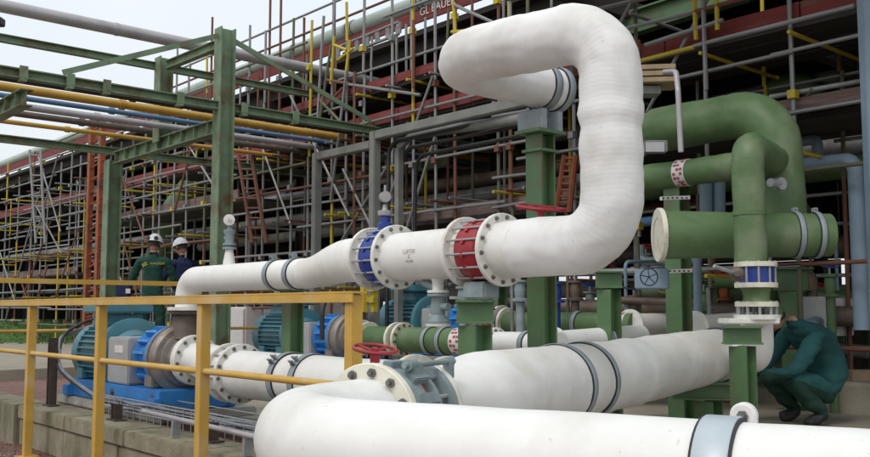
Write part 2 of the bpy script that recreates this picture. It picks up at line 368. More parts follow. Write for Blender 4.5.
# far grass strip
gb = MB(); 
for i in range(2): pass
gs = [V((-60, 20.5, .5)), V((-2, 21.5, .5)), V((-2, 23.5, .95)), V((-60, 23.5, .95)), V((-60, 25.5, 1.0)), V((-2, 25.5, 1.0))]
gr = MB().add(gs, [(0, 1, 2, 3), (3, 2, 5, 4)]); 
for i in range(9000):
    x = random.uniform(-16, -2.2); y = random.uniform(20.6, 25.3); z = .5+min(1, max(0, (y-20.9)/2.3))*.45
    a = random.uniform(0, 3.1); h = random.uniform(.02, .055); dx, dy = math.cos(a)*.02, math.sin(a)*.02
    gr.add([(x-dx, y-dy, z), (x+dx, y+dy, z), (x+random.uniform(-.04, .04), y, z+h)], [(0, 1, 2)])
o = gr.build('grass', m_grass, smooth=False); props(o, 'strip of green grass bank behind the concrete slab', 'grass', kind='stuff')
# retaining wall: coping slabs and face blocks
rw = thing('retaining_wall', 'mossy concrete retaining wall with coping slabs behind the yellow railing posts', 'wall', WL(-2, .1, 0))
tt = -3.05
rr_ = random.Random(3)
for i in range(9):
    L = 1.22
    MB().box(WL(tt+L/2, .17, ZP-.06+rr_.uniform(-.003, .003)), E*(L/2-.006), N*(.17+.004*(i % 2)), U3*.06).build('coping_slab', m_conc, rw, bevel=.008)
    tt += L
tt = -3.05
for i in range(10):
    L = 1.15
    MB().box(WL(tt+L/2, .16, (ZP-.13)/2), E*(L/2-.005), N*(.14+rr_.uniform(-.003, .003)), U3*(ZP-.135)/2).build('wall_block', m_conc, rw, bevel=.006)
    tt += L
# end return wall to the left
MB().box(WL(-3.9, .14, .18), E*.83, N*.16, U3*.19).build('end_block', m_conc, rw, bevel=.01)
# gravel stones in front
gm = MB(); rg = random.Random(5)
for i in range(9000):
    t = rg.uniform(-5, 2.5); n = -abs(rg.gauss(0, 1.1))-.02
    c = WL(t, n, .004); s_ = rg.uniform(.007, .019)
    if c.y < 1: continue
    a = rg.uniform(0, 6.28); x = V((math.cos(a), math.sin(a), rg.uniform(-.4, .4)))*s_; y = V((-math.sin(a), math.cos(a), rg.uniform(-.4, .4)))*s_*.7; z = V((0, 0, 1))*s_*.7
    gm.add([c+x, c+y, c-x, c-y, c+z, c-z*.3], [(0, 1, 4), (1, 2, 4), (2, 3, 4), (3, 0, 4), (1, 0, 5), (2, 1, 5), (3, 2, 5), (0, 3, 5)])
o = gm.build('gravel', m_stone, smooth=False); props(o, 'loose red brown gravel at the foot of the concrete wall', 'gravel', kind='stuff')
# round-cornered concrete pad at right
pc = G(862, 418, ZP); mb = MB()
pr = [(V((math.cos(a)*abs(math.cos(a))**-.3 if abs(math.cos(a)) > 1e-3 else 0, math.sin(a)*abs(math.sin(a))**-.3 if abs(math.sin(a)) > 1e-3 else 0, 0))) for a in [2*math.pi*i/40 for i in range(40)]]
c0 = V((pc.x+.7, pc.y+1.0, 0)); vs = []
for z, s_ in ((ZP, 1.0), (ZP+.24, 1.0), (ZP+.27, .97)): vs += [c0+q*s_*.95+U3*z for q in pr]
fs = [(j*40+i, j*40+(i+1) % 40, (j+1)*40+(i+1) % 40, (j+1)*40+i) for j in range(2) for i in range(40)]+[tuple(range(80, 120))]
o = mb.add(vs, fs).build('concrete_pad', m_conc2, loc=c0); props(o, 'raised beige concrete pad with rounded corners right of the crouching worker', 'concrete pad')
q = G(858, 381, ZP+.27)
o = MB().box(q+V((.06, .08, .045)), V((.13, .03, 0)), V((-.02, .06, 0)), U3*.045).build('wood_block', m_wood, loc=q, bevel=.004); props(o, 'short brown timber block lying on the beige concrete pad', 'wood block')
# ================================================================ PROCESS STRUCTURE BEHIND
OW = V((-6.2, 20, 0))
def W(t, n, z): return OW+E*t+N*n+U3*z
def WT(px, n=0):
    a = (px-435)/FPX; o = OW+N*n; return (o.y*a-o.x)/(E.x-E.y*a)
def WZ(px, py, n=0):
    t = WT(px, n); Y = (OW+E*t+N*n).y; p = P(px, py, Y); return t, p.z
ps = thing('process_structure', 'long dark multi deck steel process structure filling the background', 'building', W(4, 5, 0))
ub_dark, ub_deck, ub_red = unit_box(m_dark), unit_box(m_darkwood), unit_box(m_redboard)
T0, T1 = -22, 19.5
tm, tl = (T0+T1)/2, (T1-T0)
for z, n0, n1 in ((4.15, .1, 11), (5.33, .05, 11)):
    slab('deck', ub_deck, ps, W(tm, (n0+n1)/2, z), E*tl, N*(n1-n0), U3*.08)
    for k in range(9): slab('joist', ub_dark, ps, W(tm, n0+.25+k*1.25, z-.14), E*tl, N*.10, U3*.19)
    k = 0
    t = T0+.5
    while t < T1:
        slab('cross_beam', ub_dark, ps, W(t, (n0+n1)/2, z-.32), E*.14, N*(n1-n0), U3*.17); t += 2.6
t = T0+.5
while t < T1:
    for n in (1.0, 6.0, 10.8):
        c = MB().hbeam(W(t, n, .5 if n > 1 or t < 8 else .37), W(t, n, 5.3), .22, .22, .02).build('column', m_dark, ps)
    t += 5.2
# back wall in sheets with openings near the ground
zs = [(.4, 1.35), (1.35, 2.35), (2.35, 5.4)]
t = T0; k = 0
rb = random.Random(11)
while t < T1:
    for j, (z0, z1) in enumerate(zs):
        if j == 1 and rb.random() < .38: continue
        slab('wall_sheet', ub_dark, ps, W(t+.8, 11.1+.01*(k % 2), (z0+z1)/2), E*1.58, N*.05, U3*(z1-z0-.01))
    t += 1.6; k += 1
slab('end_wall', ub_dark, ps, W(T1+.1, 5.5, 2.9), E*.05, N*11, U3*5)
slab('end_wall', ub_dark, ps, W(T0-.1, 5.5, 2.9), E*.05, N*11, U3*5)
# ground under it
o = MB().box(W(tm, 5.2, .26), E*tl/2, N*5.6, U3*.255).build('structure_floor', m_conc2); props(o, kind='structure')
for k in range(2):
    slab('added_shade_deck', ub_deck, ps, W((WT(640)+T1)/2+.6, -1.75-k*.85, 4.62), E*(T1-WT(640)+1.2), N*.82, U3*.06)  # planks added above the view to shade the green pipes at right
for t_ in (WT(640)+.3, WT(640)+2.6, T1-.2): slab('shade_deck_bearer', ub_dark, ps, W(t_, -1.6, 4.47), E*.14, N*2.9, U3*.2)  # unseen bearers added to carry the shading planks
# fascia boards
def fascia(z, n, hh, t0, t1, label, mt=m_redboard, cnt=14, txt=None):
    th = thing('fascia_board', label, 'toe board', W((t0+t1)/2, n, z))
    L = (t1-t0)/cnt
    me = unit_box(mt)
    for i in range(cnt): slab('board', me, th, W(t0+L*(i+.5), n+.004*(i % 2), z+random.uniform(-.006, .006)), E*(L-.015), N*.035, U3*hh)
    return th
zf1 = (WZ(355, 34)[1]+WZ(355, 46)[1])/2
f1 = fascia(zf1, -.02, WZ(355, 34)[1]-WZ(355, 46)[1], T0, T1, 'long rust red fascia board under the pale roof pipe')
f2 = fascia(WZ(420, 71, -1.2)[1], -1.2, .11, WT(270), WT(560), 'red brown toe board on the middle scaffold lift left of the white pipe loop', cnt=5)
f3 = fascia(WZ(400, 113, -1.2)[1], -1.2, .16, WT(225), T1, 'long deep red toe board of the lower scaffold deck', cnt=12)
f4 = fascia(4.15, -.05, .2, T0, WT(225), 'faded red brown toe board on the left end of the dark structure', cnt=8)
q = W(WT(440), -.05, WZ(440, 7)[1]); text(f1, 'GL BAUER', q, E, U3, .17, m_label)
# scaffold platforms
def platform(z, n0, t0, t1, label, cnt):
    th = thing('scaffold_platform', label, 'platform', W((t0+t1)/2, n0, z)); me = unit_box(m_darkwood)
    L = (t1-t0)/cnt
    for i in range(cnt):
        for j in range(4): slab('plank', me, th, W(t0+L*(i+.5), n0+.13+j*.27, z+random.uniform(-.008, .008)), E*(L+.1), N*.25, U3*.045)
    return th
platform(WZ(400, 118, -1.2)[1]-.03, -1.18, WT(225), T1, 'dark plank platform behind the deep red toe board', 8)
platform(WZ(420, 75, -1.2)[1]-.03, -1.18, WT(270), WT(560), 'dark plank platform behind the middle red brown toe board', 4)
m_board = mat('mauve_brown_board', (.17, .115, .10), (.11, .07, .065), .85, scale=5, bump=.2, stain=(.26, .21, .18), sscale=3, samt=.6)
platform(2.05, -1.0, T0+1, WT(130), 'brown plank platform low in the scaffold at the far left', 5)
platform(3.05, -1.0, WT(150), WT(300), 'brown plank platform behind the tall green column', 4)
platform(2.35, -1.0, WT(430), WT(640), 'brown plank platform behind the tall green post', 4)
platform(2.9, -1.0, WT(640), T1, 'brown plank platform behind the big green elbow', 4)
fascia(2.12, -1.18, .15, T0+1, WT(130), 'dull mauve brown toe board low at the far left', m_board, 6)
fascia(3.12, -1.18, .14, WT(150), WT(300), 'dull brown toe board behind the tall green column', m_board, 4)
fascia(2.42, -1.18, .15, WT(430), WT(640), 'dull brown toe board behind the tall green post', m_board, 4)
fascia(2.97, -1.18, .13, WT(640), T1, 'dull brown toe board behind the big green elbow', m_board, 4)
# roof-edge pipe
z = WZ(355, 27)[1]
rp = thing('roof_edge_pipe', 'pale grey green pipe running along the top edge of the dark structure', 'pipe', W(0, 0, z))
MB().sweep([W(T0+i*1.0, .02, z) for i in range(42)], .125, 16).build('pipe', m_pale, rp)
for px in (250, 292, 347, 352, 420, 425):
    clamp(rp, W(WT(px), .02, z), E, .127, .05)
# ---------------------------------------------------------------- scaffolding
rs = random.Random(21)
def scaffold(t0, t1, label, posts, extra, zt=5.3, ledz=None, seed=1):
    th = thing('scaffold', label, 'scaffolding', W((t0+t1)/2, -.7, .5)); r = random.Random(seed)
    for px in posts:
        for n in (-1.25, -.2):
            t = WT(px, -1.25)+(r.uniform(-.15, .15) if n > -1 else 0)
            top = zt+r.choice((0, 0, .2, .5)) if n < -1 else zt-.1
            z = .45; 
            while z < top-.1:
                z1 = min(z+r.choice((1.0, 2.0, 1.5, 3.0)), top)
                me = r.choice((T_G, T_G, T_G, T_G, T_G, T_O, T_M, T_Y, T_M))
                rod('standard', me, th, W(t, n, z), W(t+r.uniform(-.03, .03), n, z1), .020); z = z1
    for z in (ledz or [.95, 1.3, 1.7, 2.05, 2.4, 2.75, 3.05, 3.4, 3.7, 4.0, 4.4, 4.75, 5.1]):
        for n in ((-1.28, -.17) if z < 4.4 else (-1.28,)):
            t = t0
            while t < t1-.2:
                L = r.choice((2.0, 3.0, 4.0)); e = min(t+L, t1)
                if r.random() < .72:
                    zz = z+r.uniform(-.05, .05)
                    rod('ledger', r.choice((T_G, T_G, T_G, T_G, T_M, T_O)), th, W(t-.1, n, zz), W(e+.1, n, zz+r.uniform(-.03, .03)), .018)
                t = e
    for px in posts:
        t = WT(px, -1.25)
        for z in (1.5, 2.5, 3.5, 4.05):
            if r.random() < .7: rod('transom', r.choice((T_G, T_G, T_Y, T_O)), th, W(t+.05, -1.4, z+.05), W(t+.05, -.02, z+.05), .018)
        for z in (1.0, 2.05, 3.05, 4.0, 4.75):     # couplers
            if r.random() < .75:
                c = W(t, -1.265, z); slab('coupler', CPL[r.choice((0, 0, 1, 1, 2))], th, c, E*.07, N*.07, U3*.07)
    for k in range(int((t1-t0)/(.8 if t1 < 13 else 2.4))):
        a = r.uniform(t0, t1-1.8); z = r.choice((.6, 1.5, 2.5, 3.0)); s_ = r.choice((-1, 1))
        p0, p1 = W(a, -1.31, z), W(a+r.uniform(.7, 1.8), -1.31, z+r.uniform(1.2, 2.0))
        if s_ < 0: p0.z, p1.z = p1.z, p0.z
        rod('brace', r.choice((T_G, T_G, T_O)), th, p0, p1, .018)
    return th
CPL = [unit_box(m_tg), unit_box(m_ty), unit_box(m_to)]
scaffold(WT(-70), WT(150), 'dense dark scaffold behind the pipe rack at the far left', [-55, -30, -6, 4, 16, 30, 40, 58, 68, 77, 108, 118, 130, 142, 152], 0, 4.6, seed=4)
scaffold(WT(150), WT(300), 'scaffold behind the tall green rack column and the two standing workers', [158, 172, 185, 203, 246, 262, 277, 290], 0, 5.6, seed=5)
scaffold(WT(300), WT(600), 'scaffold with yellow and rust coloured couplers left of the white pipe loop', [308, 331, 345, 362, 392, 413, 436, 456, 500, 512, 530, 575], 0, 5.5, seed=6)
scaffold(WT(600), T1, 'scaffold above the green pipes at the right', [640, 710, 800, 900, 960], 0, 5.6, ledz=[.95, 1.6, 2.35, 2.85, 3.4, 4.0, 4.75, 5.0], seed=8)
# tall poles and roof guardrails
gr_ = thing('roof_guardrail', 'thin tube guardrail with tall poles above the roof pipe', 'guardrail', W(5, -.3, 5.4))
for px, zt in ((165, 6.3), (207, 6.9), (213, 6.2), (266, 6.8), (301, 6.1), (332, 6.4), (331, 7.0), (411, 6.5), (456, 6.6)):
    rod('pole', random.choice((T_G, T_O)), gr_, W(WT(px, -.3), -.3, 4.4), W(WT(px, -.3), -.3, zt), .022)
for zz in (5.80, 6.12):
    for a, b in ((150, 212), (205, 300), (295, 412), (405, 520)):
        rod('rail', T_O if zz < 6 else T_G, gr_, W(WT(a, -.34), -.34, zz), W(WT(b, -.34), -.34, zz), .02)
# yellow gates and the aluminium lattice girder
lg = thing('lattice_girder', 'pale aluminium lattice girder under the red fascia board', 'girder', W(9, -1.0, 5.2))
ta, tb = WZ(336, 47, -1.0), WZ(398, 22, -1.0)
for dz in (0, -.16): rod('chord', T_G, lg, W(ta[0], -1, ta[1]+dz), W(tb[0], -1, tb[1]+dz), .022)
for i in range(7):
    f = i/6; t_, z_ = ta[0]+(tb[0]-ta[0])*f, ta[1]+(tb[1]-ta[1])*f
    slab('web_plate', unit_box(m_tg), lg, W(t_, -1, z_-.08), E*.09, N*.02, U3*.15)
def pole_at(th, me, name, a, b, r=.019, n=-1.32):
    t0_, z0_ = WZ(a[0], a[1], n); t1_, z1_ = WZ(b[0], b[1], n); return rod(name, me, th, W(t0_, n, z0_), W(t1_, n, z1_), r)
yg = thing('scaffold', 'leaning scaffold tubes with yellow sleeves left of the lattice girder', 'scaffolding', W(WT(330), -1.4, .5))
for a, b, me in (((321, 16), (312, 200), T_G), ((345, 70), (330, 200), T_G), ((332, 36), (329, 84), T_Y), ((348, 40), (344, 76), T_Y), ((329, 45), (318, 120), T_M),
                 ((353, 72), (354, 240), T_O), ((341, 88), (325, 105), T_O), ((325, 80), (348, 84), T_O), ((413, 20), (413, 88), T_O), ((336, 60), (352, 48), T_Y),
                 ((318, 100), (345, 128), T_M), ((332, 45), (345, 50), T_Y), ((454, 2), (456, 40), T_Y), ((455, 5), (500, 25), T_G), ((452, 32), (480, 30), T_Y), ((345, 84), (420, 95), T_G)):
    pole_at(yg, me, 'tube', a, b, .021)
yg2 = thing('scaffold', 'yellow and rust guard tubes above the deep red toe board at top right', 'scaffolding', W(WT(720), -1.5, 3))
for a, b, me in (((710, 0), (711, 90), T_G), ((701, 0), (702, 40), T_Y), ((724, 0), (724, 30), T_Y), ((643, 40), (643, 55), T_O), ((620, 31), (700, 12), T_G), ((700, 12), (760, -4), T_O),
                 ((590, 12), (680, -8), T_G), ((650, 45), (730, 20), T_G), ((640, 62), (700, 47), T_Y), ((700, 46), (865, 6), T_G), ((640, -5), (622, 28), T_G)):
    pole_at(yg2, me, 'tube', a, b, .021, -1.38)
# ladders
def ladder(a0, a1, b0, b1, n, label, mt, rungs=9):
    th = thing('ladder', label, 'ladder', W(WT(a0[0], n), n, .5)); me = unit_tube(mt)
    def q(a): t_, z_ = WZ(a[0], a[1], n); return W(t_, n, z_)
    p0, p1, q0, q1 = q(a0), q(a1), q(b0), q(b1)
    rod('stile', me, th, p0, p1, .03); rod('stile', me, th, q0, q1, .03)
    for i in range(rungs): f = (i+.5)/rungs; rod('rung', me, th, p0.lerp(p1, f), q0.lerp(q1, f), .014)
ladder((252, 243), (236, 155), (266, 243), (249, 155), -1.6, 'rust and grey ladder leaning right of the tall green column', m_to)
ladder((557, 212), (566, 155), (570, 212), (577, 155), -1.5, 'orange ladder seen behind the white vertical pipe', m_orange)
ladder((35, 243), (25, 150), (44, 243), (36, 150), -1.6, 'pale ladder leaning in the scaffold at the far left', m_tg)
# orange lift mast
om = thing('orange_mast', 'orange lattice mast standing in the scaffold left of the green column', 'mast', W(WT(92, -1.9), -1.9, .5))
zt = WZ(92, 118, -1.9)[1]
for px in (87.5, 98):
    t_ = WT(px, -1.9); MB().bar(W(t_, -1.9, .5), W(t_, -1.9, zt), .12, .10, N).build('mast_leg', m_orange, om)
for i in range(18):
    z_ = .6+i*.24
    if z_ < zt-.1: rod('rung', unit_tube(m_orange, 5), om, W(WT(85, -1.9), -1.9, z_), W(WT(101, -1.9), -1.9, z_+.12), .016)
# interior pipes (in the dark)
def inpipe(label, mt, pts, r, n=16, bend=.3, name='process_pipe'):
    th = thing(name, label, 'pipe', pts[0]); MB().sweep(path(pts, bend, .2, 8), r, n).build('pipe', mt, th); return th
inpipe('dark green pipe arch deep inside at the right behind the big green elbow', m_greenpipe, [W(WT(745, 1), 1, 2.9), P(765, 88, 10.5), P(818, 80, 10.0), P(823, 150, 10)], .12)
inpipe('long dark grey pipe running low inside the structure', m_tg, [W(-12, .6, 2.9), W(18, .6, 2.9)], .1)
inpipe('long pale pipe running mid height inside the structure', m_greypipe, [W(-2, .4, 3.3), W(8, .4, 3.3)], .06)
inpipe('thick dark green pipe rising inside the structure behind the standing workers', m_greenpipe, [P(150, 285, 19.5), P(172, 215, 19.0), P(205, 170, 18.8)], .28)
inpipe('rust brown pipe inside the structure above the grey ducts', m_rust, [W(6, 1.4, 3.3), W(17, 1.4, 3.35)], .16)
inpipe('thick pale brown pipe under the upper deck at top right', m_rust, [W(WT(600, 1), 1, 4.95), W(WT(880, 1), 1, 4.95)], .17)
inpipe('thin pale pipe along the foot of the structure', m_tg, [W(-8, .3, 1.75), W(12, .3, 1.75)], .05)
o = thing('green_girder', 'deep green painted girder crossing above the white pipe loop', 'girder', P(650, 20, 9.6)); MB().hbeam(P(590, 37, 9.9), P(745, -12, 9.0), .14, .26, .02).build('beam', m_green, o)
ri = random.Random(31)
cols = ((m_rust, 'brown'), (m_tg, 'grey'), (m_greypipe, 'pale grey'), (m_greenpipe, 'green'), (m_to, 'rust red'), (m_portal, 'dull grey'))
wh = ('at the far left', 'behind the green rack column', 'in the middle', 'behind the riser', 'at the right')
for k in range(20):
    mt, nm = cols[k % 6]; seg = k % 5; ta_, tb_ = [(-12, 1), (0, 7), (6, 12), (10, 16), (12, 19)][seg]
    n_ = .5+ri.uniform(0, 1.6); z_ = (.9, 1.5, 2.1, 2.7, 3.3, 3.75, 4.6, 4.95)[k % 8]+ri.uniform(-.12, .12); rr0 = ri.choice((.05, .07, .1, .14))
    inpipe(f'{nm} pipe in dark structure {wh[seg]}, about {z_:.1f} m up', mt, [W(ta_, n_, z_), W(tb_, n_, z_+ri.uniform(-.1, .1))], rr0, 12)
for k in range(12):
    mt, nm = cols[(k*5+1) % 6]; t_ = -10+k*2.45+ri.uniform(-.5, .5); n_ = .7+ri.uniform(0, .8); z_ = ri.uniform(2.2, 3.8)
    s_ = 1 if k % 2 else -1
    inpipe(f'{nm} upright pipe in structure by {("the far left", "the rack column", "the grey ducts", "the tall green post", "the riser", "the right edge")[k//2]}, top bent {("left", "right")[k % 2]}', mt, [W(t_, n_, .5), W(t_, n_, z_), W(t_+1.4*s_, n_, z_+.01)], ri.choice((.05, .08, .11)), 12, .25)
# white tanks / things seen through gaps
rt = random.Random(9)
for k, (px, py, s_, mt, lb) in enumerate(((318, 236, .9, m_label, 'pale cabinet seen low between the grey duct legs'), (427, 230, .8, m_label, 'low white cabinet seen behind the blue banded valve'), (450, 226, .5, m_red, 'small red cabinet beside a white one behind the scaffold'), (352, 238, .5, m_greybox, 'grey cabinet behind the second grey duct leg'), (255, 222, .5, m_label, 'small white cabinet right of the tall green column'), (600, 225, .5, m_red, 'red cabinet behind the red valve wheel'))):
    c = P(px, py, 14.5 if px < 500 else 10.5); c.z = .4+s_*.9
    th = thing('cabinet', lb, 'cabinet', (c.x, c.y, .4)); MB().box(c, E*s_*.55, N*.3, U3*s_*.9).build('body', mt, th, bevel=.02)
    MB().box(c-N*.31, E*s_*.5, N*.01, U3*s_*.82).build('door', mt, th, bevel=.005)
# ================================================================ GREY DUCT PORTALS
def duct(label, pts, w_, r_=.12):
    th = thing('cable_duct', label, 'cable duct', (pts[0].x, pts[0].y, ZP))
    for a, b in zip(pts, pts[1:]): pass
    MB().bar(pts[0], pts[1]+U3*w_/2, w_, w_, N).build('upright', m_portal, th, bevel=.01)
    MB().bar(pts[1]+(pts[2]-pts[1]).normalized()*(w_/2+.002), pts[2], w_, w_).build('crosspiece', m_portal, th, bevel=.01)
    return th
Yd = 10.2
def Dline(px, py, Y0, px0):              # point on plant-axis line through (px0,Y0)
    a0 = (px0-435)/FPX; a = (px-435)/FPX; x0 = a0*Y0
    s_ = (x0-a*Y0)/(E.y*a-E.x); Y = Y0+E.y*s_; return P(px, py, Y)
a = Dline(375, 136, Yd, 375); b = Dline(530, 104, Yd, 375); b.z = a.z
d1 = duct('tall grey cable duct bending from an upright leg to run right under the scaffold', [V((a.x, a.y, ZP)), a, b], .10)
for k in (1, 2, 3):
    q = a+N*.1*k-U3*.08*k; qb = b+N*.1*k-U3*.08*k
    MB().sweep(path([V((q.x+.06*k, q.y, ZP)), q+E*.12*k, qb], .18, .4, 6), .022, 8).build('cable', m_black, d1)
q = P(399, 148, Yd-.1); MB().bar(V((q.x, q.y, ZP)), q, .07, .07, N).bar(q, P(410, 137, Yd-.2), .06, .06).build('rear_upright', m_portal, d1)
q1 = P(412, 135, 10.2); q2 = b-U3*.16; MB().sweep([q1, q1.lerp(q2, .5), q2], .055, 12).build('conduit', m_portal, d1)
a2 = Dline(317, 157, 11.6, 317); b2 = Dline(372, 142, 11.6, 317); b2.z = a2.z
duct('lower grey cable duct portal left of the tall one', [V((a2.x, a2.y, ZP)), a2, b2], .10)
# ================================================================ PIPE RACK AT LEFT
rk = thing('pipe_rack', 'weathered green steel pipe rack with tall column at upper left', 'pipe rack', P(222, 310, 10.5)*1)
c1 = P(223, 150, 10.5); c1 = V((c1.x, c1.y, 0)); zt = P(222, 29, 10.5).z
def RK(s_, u, z): return c1+N*s_-E*u+U3*z   # s_ along beams to the right/far, u backwards
MB().hbeam(RK(0, 0, ZP), RK(0, 0, zt), .17, .19, .014, N).build('column', m_greenrack, rk)
MB().box(RK(0, 0, ZP+.02), E*.2, N*.2, U3*.02).build('base_plate', m_greenrack, rk)
WR = 3.2
z2 = P(112, 150, 12.9).z
MB().hbeam(RK(0, WR, .5), RK(0, WR, z2-.15), .19, .2, .014, N).build('column', m_greenrack, rk)
zb = P(213, 105, 10.5).z-.02
MB().hbeam(RK(-6.5, -.0, zb), RK(-.10, -.0, zb), .10, .10, .014).build('beam', m_greenrack, rk)
MB().hbeam(RK(.13, 0, zb), RK(8, 0, zb), .10, .10, .014).build('beam', m_greenrack, rk)
MB().hbeam(RK(-6, WR, z2-.02), RK(6.5, WR, z2-.02), .10, .10, .014).build('beam', m_greenrack, rk)
def crossb(s_, zz):
    m_ = MB().hbeam(RK(s_, .12, zz), RK(s_, WR-.1, zz), .13, .17, .012)
    for i in range(9):
        u = .3+i*.34; m_.box(RK(s_, u, zz), E*.006, N*.058, U3*.072)
    m_.build('cross_beam', m_greenrack, rk)
zc = (zb+z2)/2-.2
crossb(0, zb-.22); crossb(-2.15, zb-.20); crossb(3.6, zb-.22)
# clips on the front beam
for px in (13, 61, 98, 173, 238, 290):
    a_ = (px-435)/FPX; s_ = -(c1.x-a_*c1.y)/(N.x-a_*N.y); 
    MB().box(RK(s_, -.09, zb), N*.04, E*.010, U3*.065).box(RK(s_, -.05, zb-.07), N*.03, E*.05, U3*.02).build('clip', m_greenrack, rk)
# upper tier: far column stub, upper beams and braces
zu = P(222, 42, 10.5).z; UR = 1.63
for s_ in (0, 3.8):
    MB().hbeam(RK(s_, UR, zb-.2), RK(s_, UR, zu+.15), .18, .18, .014, N).build('post', m_greenrack, rk)
MB().hbeam(RK(-8, UR+.1, zu+.05), RK(6.5, UR+.1, zu+.05), .09, .09, .01).build('upper_beam', m_greenrack, rk)
MB().hbeam(RK(0, .12, zu), RK(0, UR-.1, zu+.03), .09, .11, .01).build('upper_beam', m_greenrack, rk)
s61 = -(c1.x-(55-435)/FPX*c1.y)/(N.x-(55-435)/FPX*N.y)
MB().bar(RK(-.1, -.02, zu+.05), RK(s61, -.02, zb+.08), .02, .06).build('brace', m_greenrack, rk)
s3 = -(c1.x-(318-435)/FPX*c1.y)/(N.x-(318-435)/FPX*N.y)
MB().bar(RK(.1, .02, zu+.05), RK(2.3, .02, zb+.08), .02, .06).build('brace', m_greenrack, rk)
# pipes on the rack, each a thing
def rackpipe(label, mt, u, z, r, s0=-7, s1=7):
    th = thing('rack_pipe', label, 'pipe', RK(0, u, z)); MB().sweep([RK(s0+(s1-s0)*i/8, u, z) for i in range(9)], r, 14).build('pipe', mt, th)
    for s_ in (-4.1, -.9, 2.4): MB().lathe(RK(s_, u, z), N, [(-.03, r), (-.03, r+.012), (.03, r+.012), (.03, r)], 14).build('collar', mt, th)
def zat(px, py, u, ):                   # height of rack line u seen at px,py
    a_ = (px-435)/FPX; o_ = c1-E*u; s_ = -(o_.x-a_*o_.y)/(N.x-a_*N.y); return P(px, py, (o_+N*s_).y).z
rackpipe('pale yellow thin pipe nearest the front of the rack', m_wood, .30, zat(100, 88, .30), .022)
rackpipe('thick black pipe on the rack above the yellow one', m_black, .45, zat(100, 94, .45), .032)
rackpipe('bright yellow thick pipe on the rack', m_yelpipe, .75, zat(100, 102, .75), .05)
rackpipe('thin blue pipe beside the yellow one on the rack', m_bluepipe, 1.05, zat(100, 110, 1.05), .03)
rackpipe('pale grey pipe in the middle of the rack', m_greypipe, 1.5, zat(100, 118, 1.5), .042)
rackpipe('dark brown pipe at the back of the rack', m_rust, 2.0, zat(60, 120, 2.0), .04)
rackpipe('thin dull yellow pipe farthest back on the rack', m_yelpipe, 2.5, zat(60, 129, 2.5), .03)
# grey overhead pipe
gp = thing('overhead_pipe', 'grey aluminium clad pipe crossing high at upper left', 'pipe', P(100, 30, 11.8))
za = P(0, 11, 9.9).z
gpts = [RK(-9+i*.5, UR+.35, zat(100, 27.5, UR+.35)) for i in range(31)]
MB().sweep(gpts, .08, 24).build('pipe', m_greypipe, gp)
for i in (3, 8, 12, 17, 22, 27): MB().lathe(gpts[i], N, [(-.02, .08), (-.02, .085), (.02, .085), (.02, .08)], 24).build('cladding_joint', m_greypipe, gp)
o = thing('floodlight', 'small dark lamp hanging at the left edge under the grey pipe', 'lamp', P(-2, 22, 10)); MB().box(P(-3, 22, 10), V((.07, 0, 0)), V((0, .06, 0)), U3*.045).build('housing', m_black, o, bevel=.01); rod('bracket', unit_tube(m_dark), o, P(-3, 20, 10), P(-3, 8, 10.3), .012)
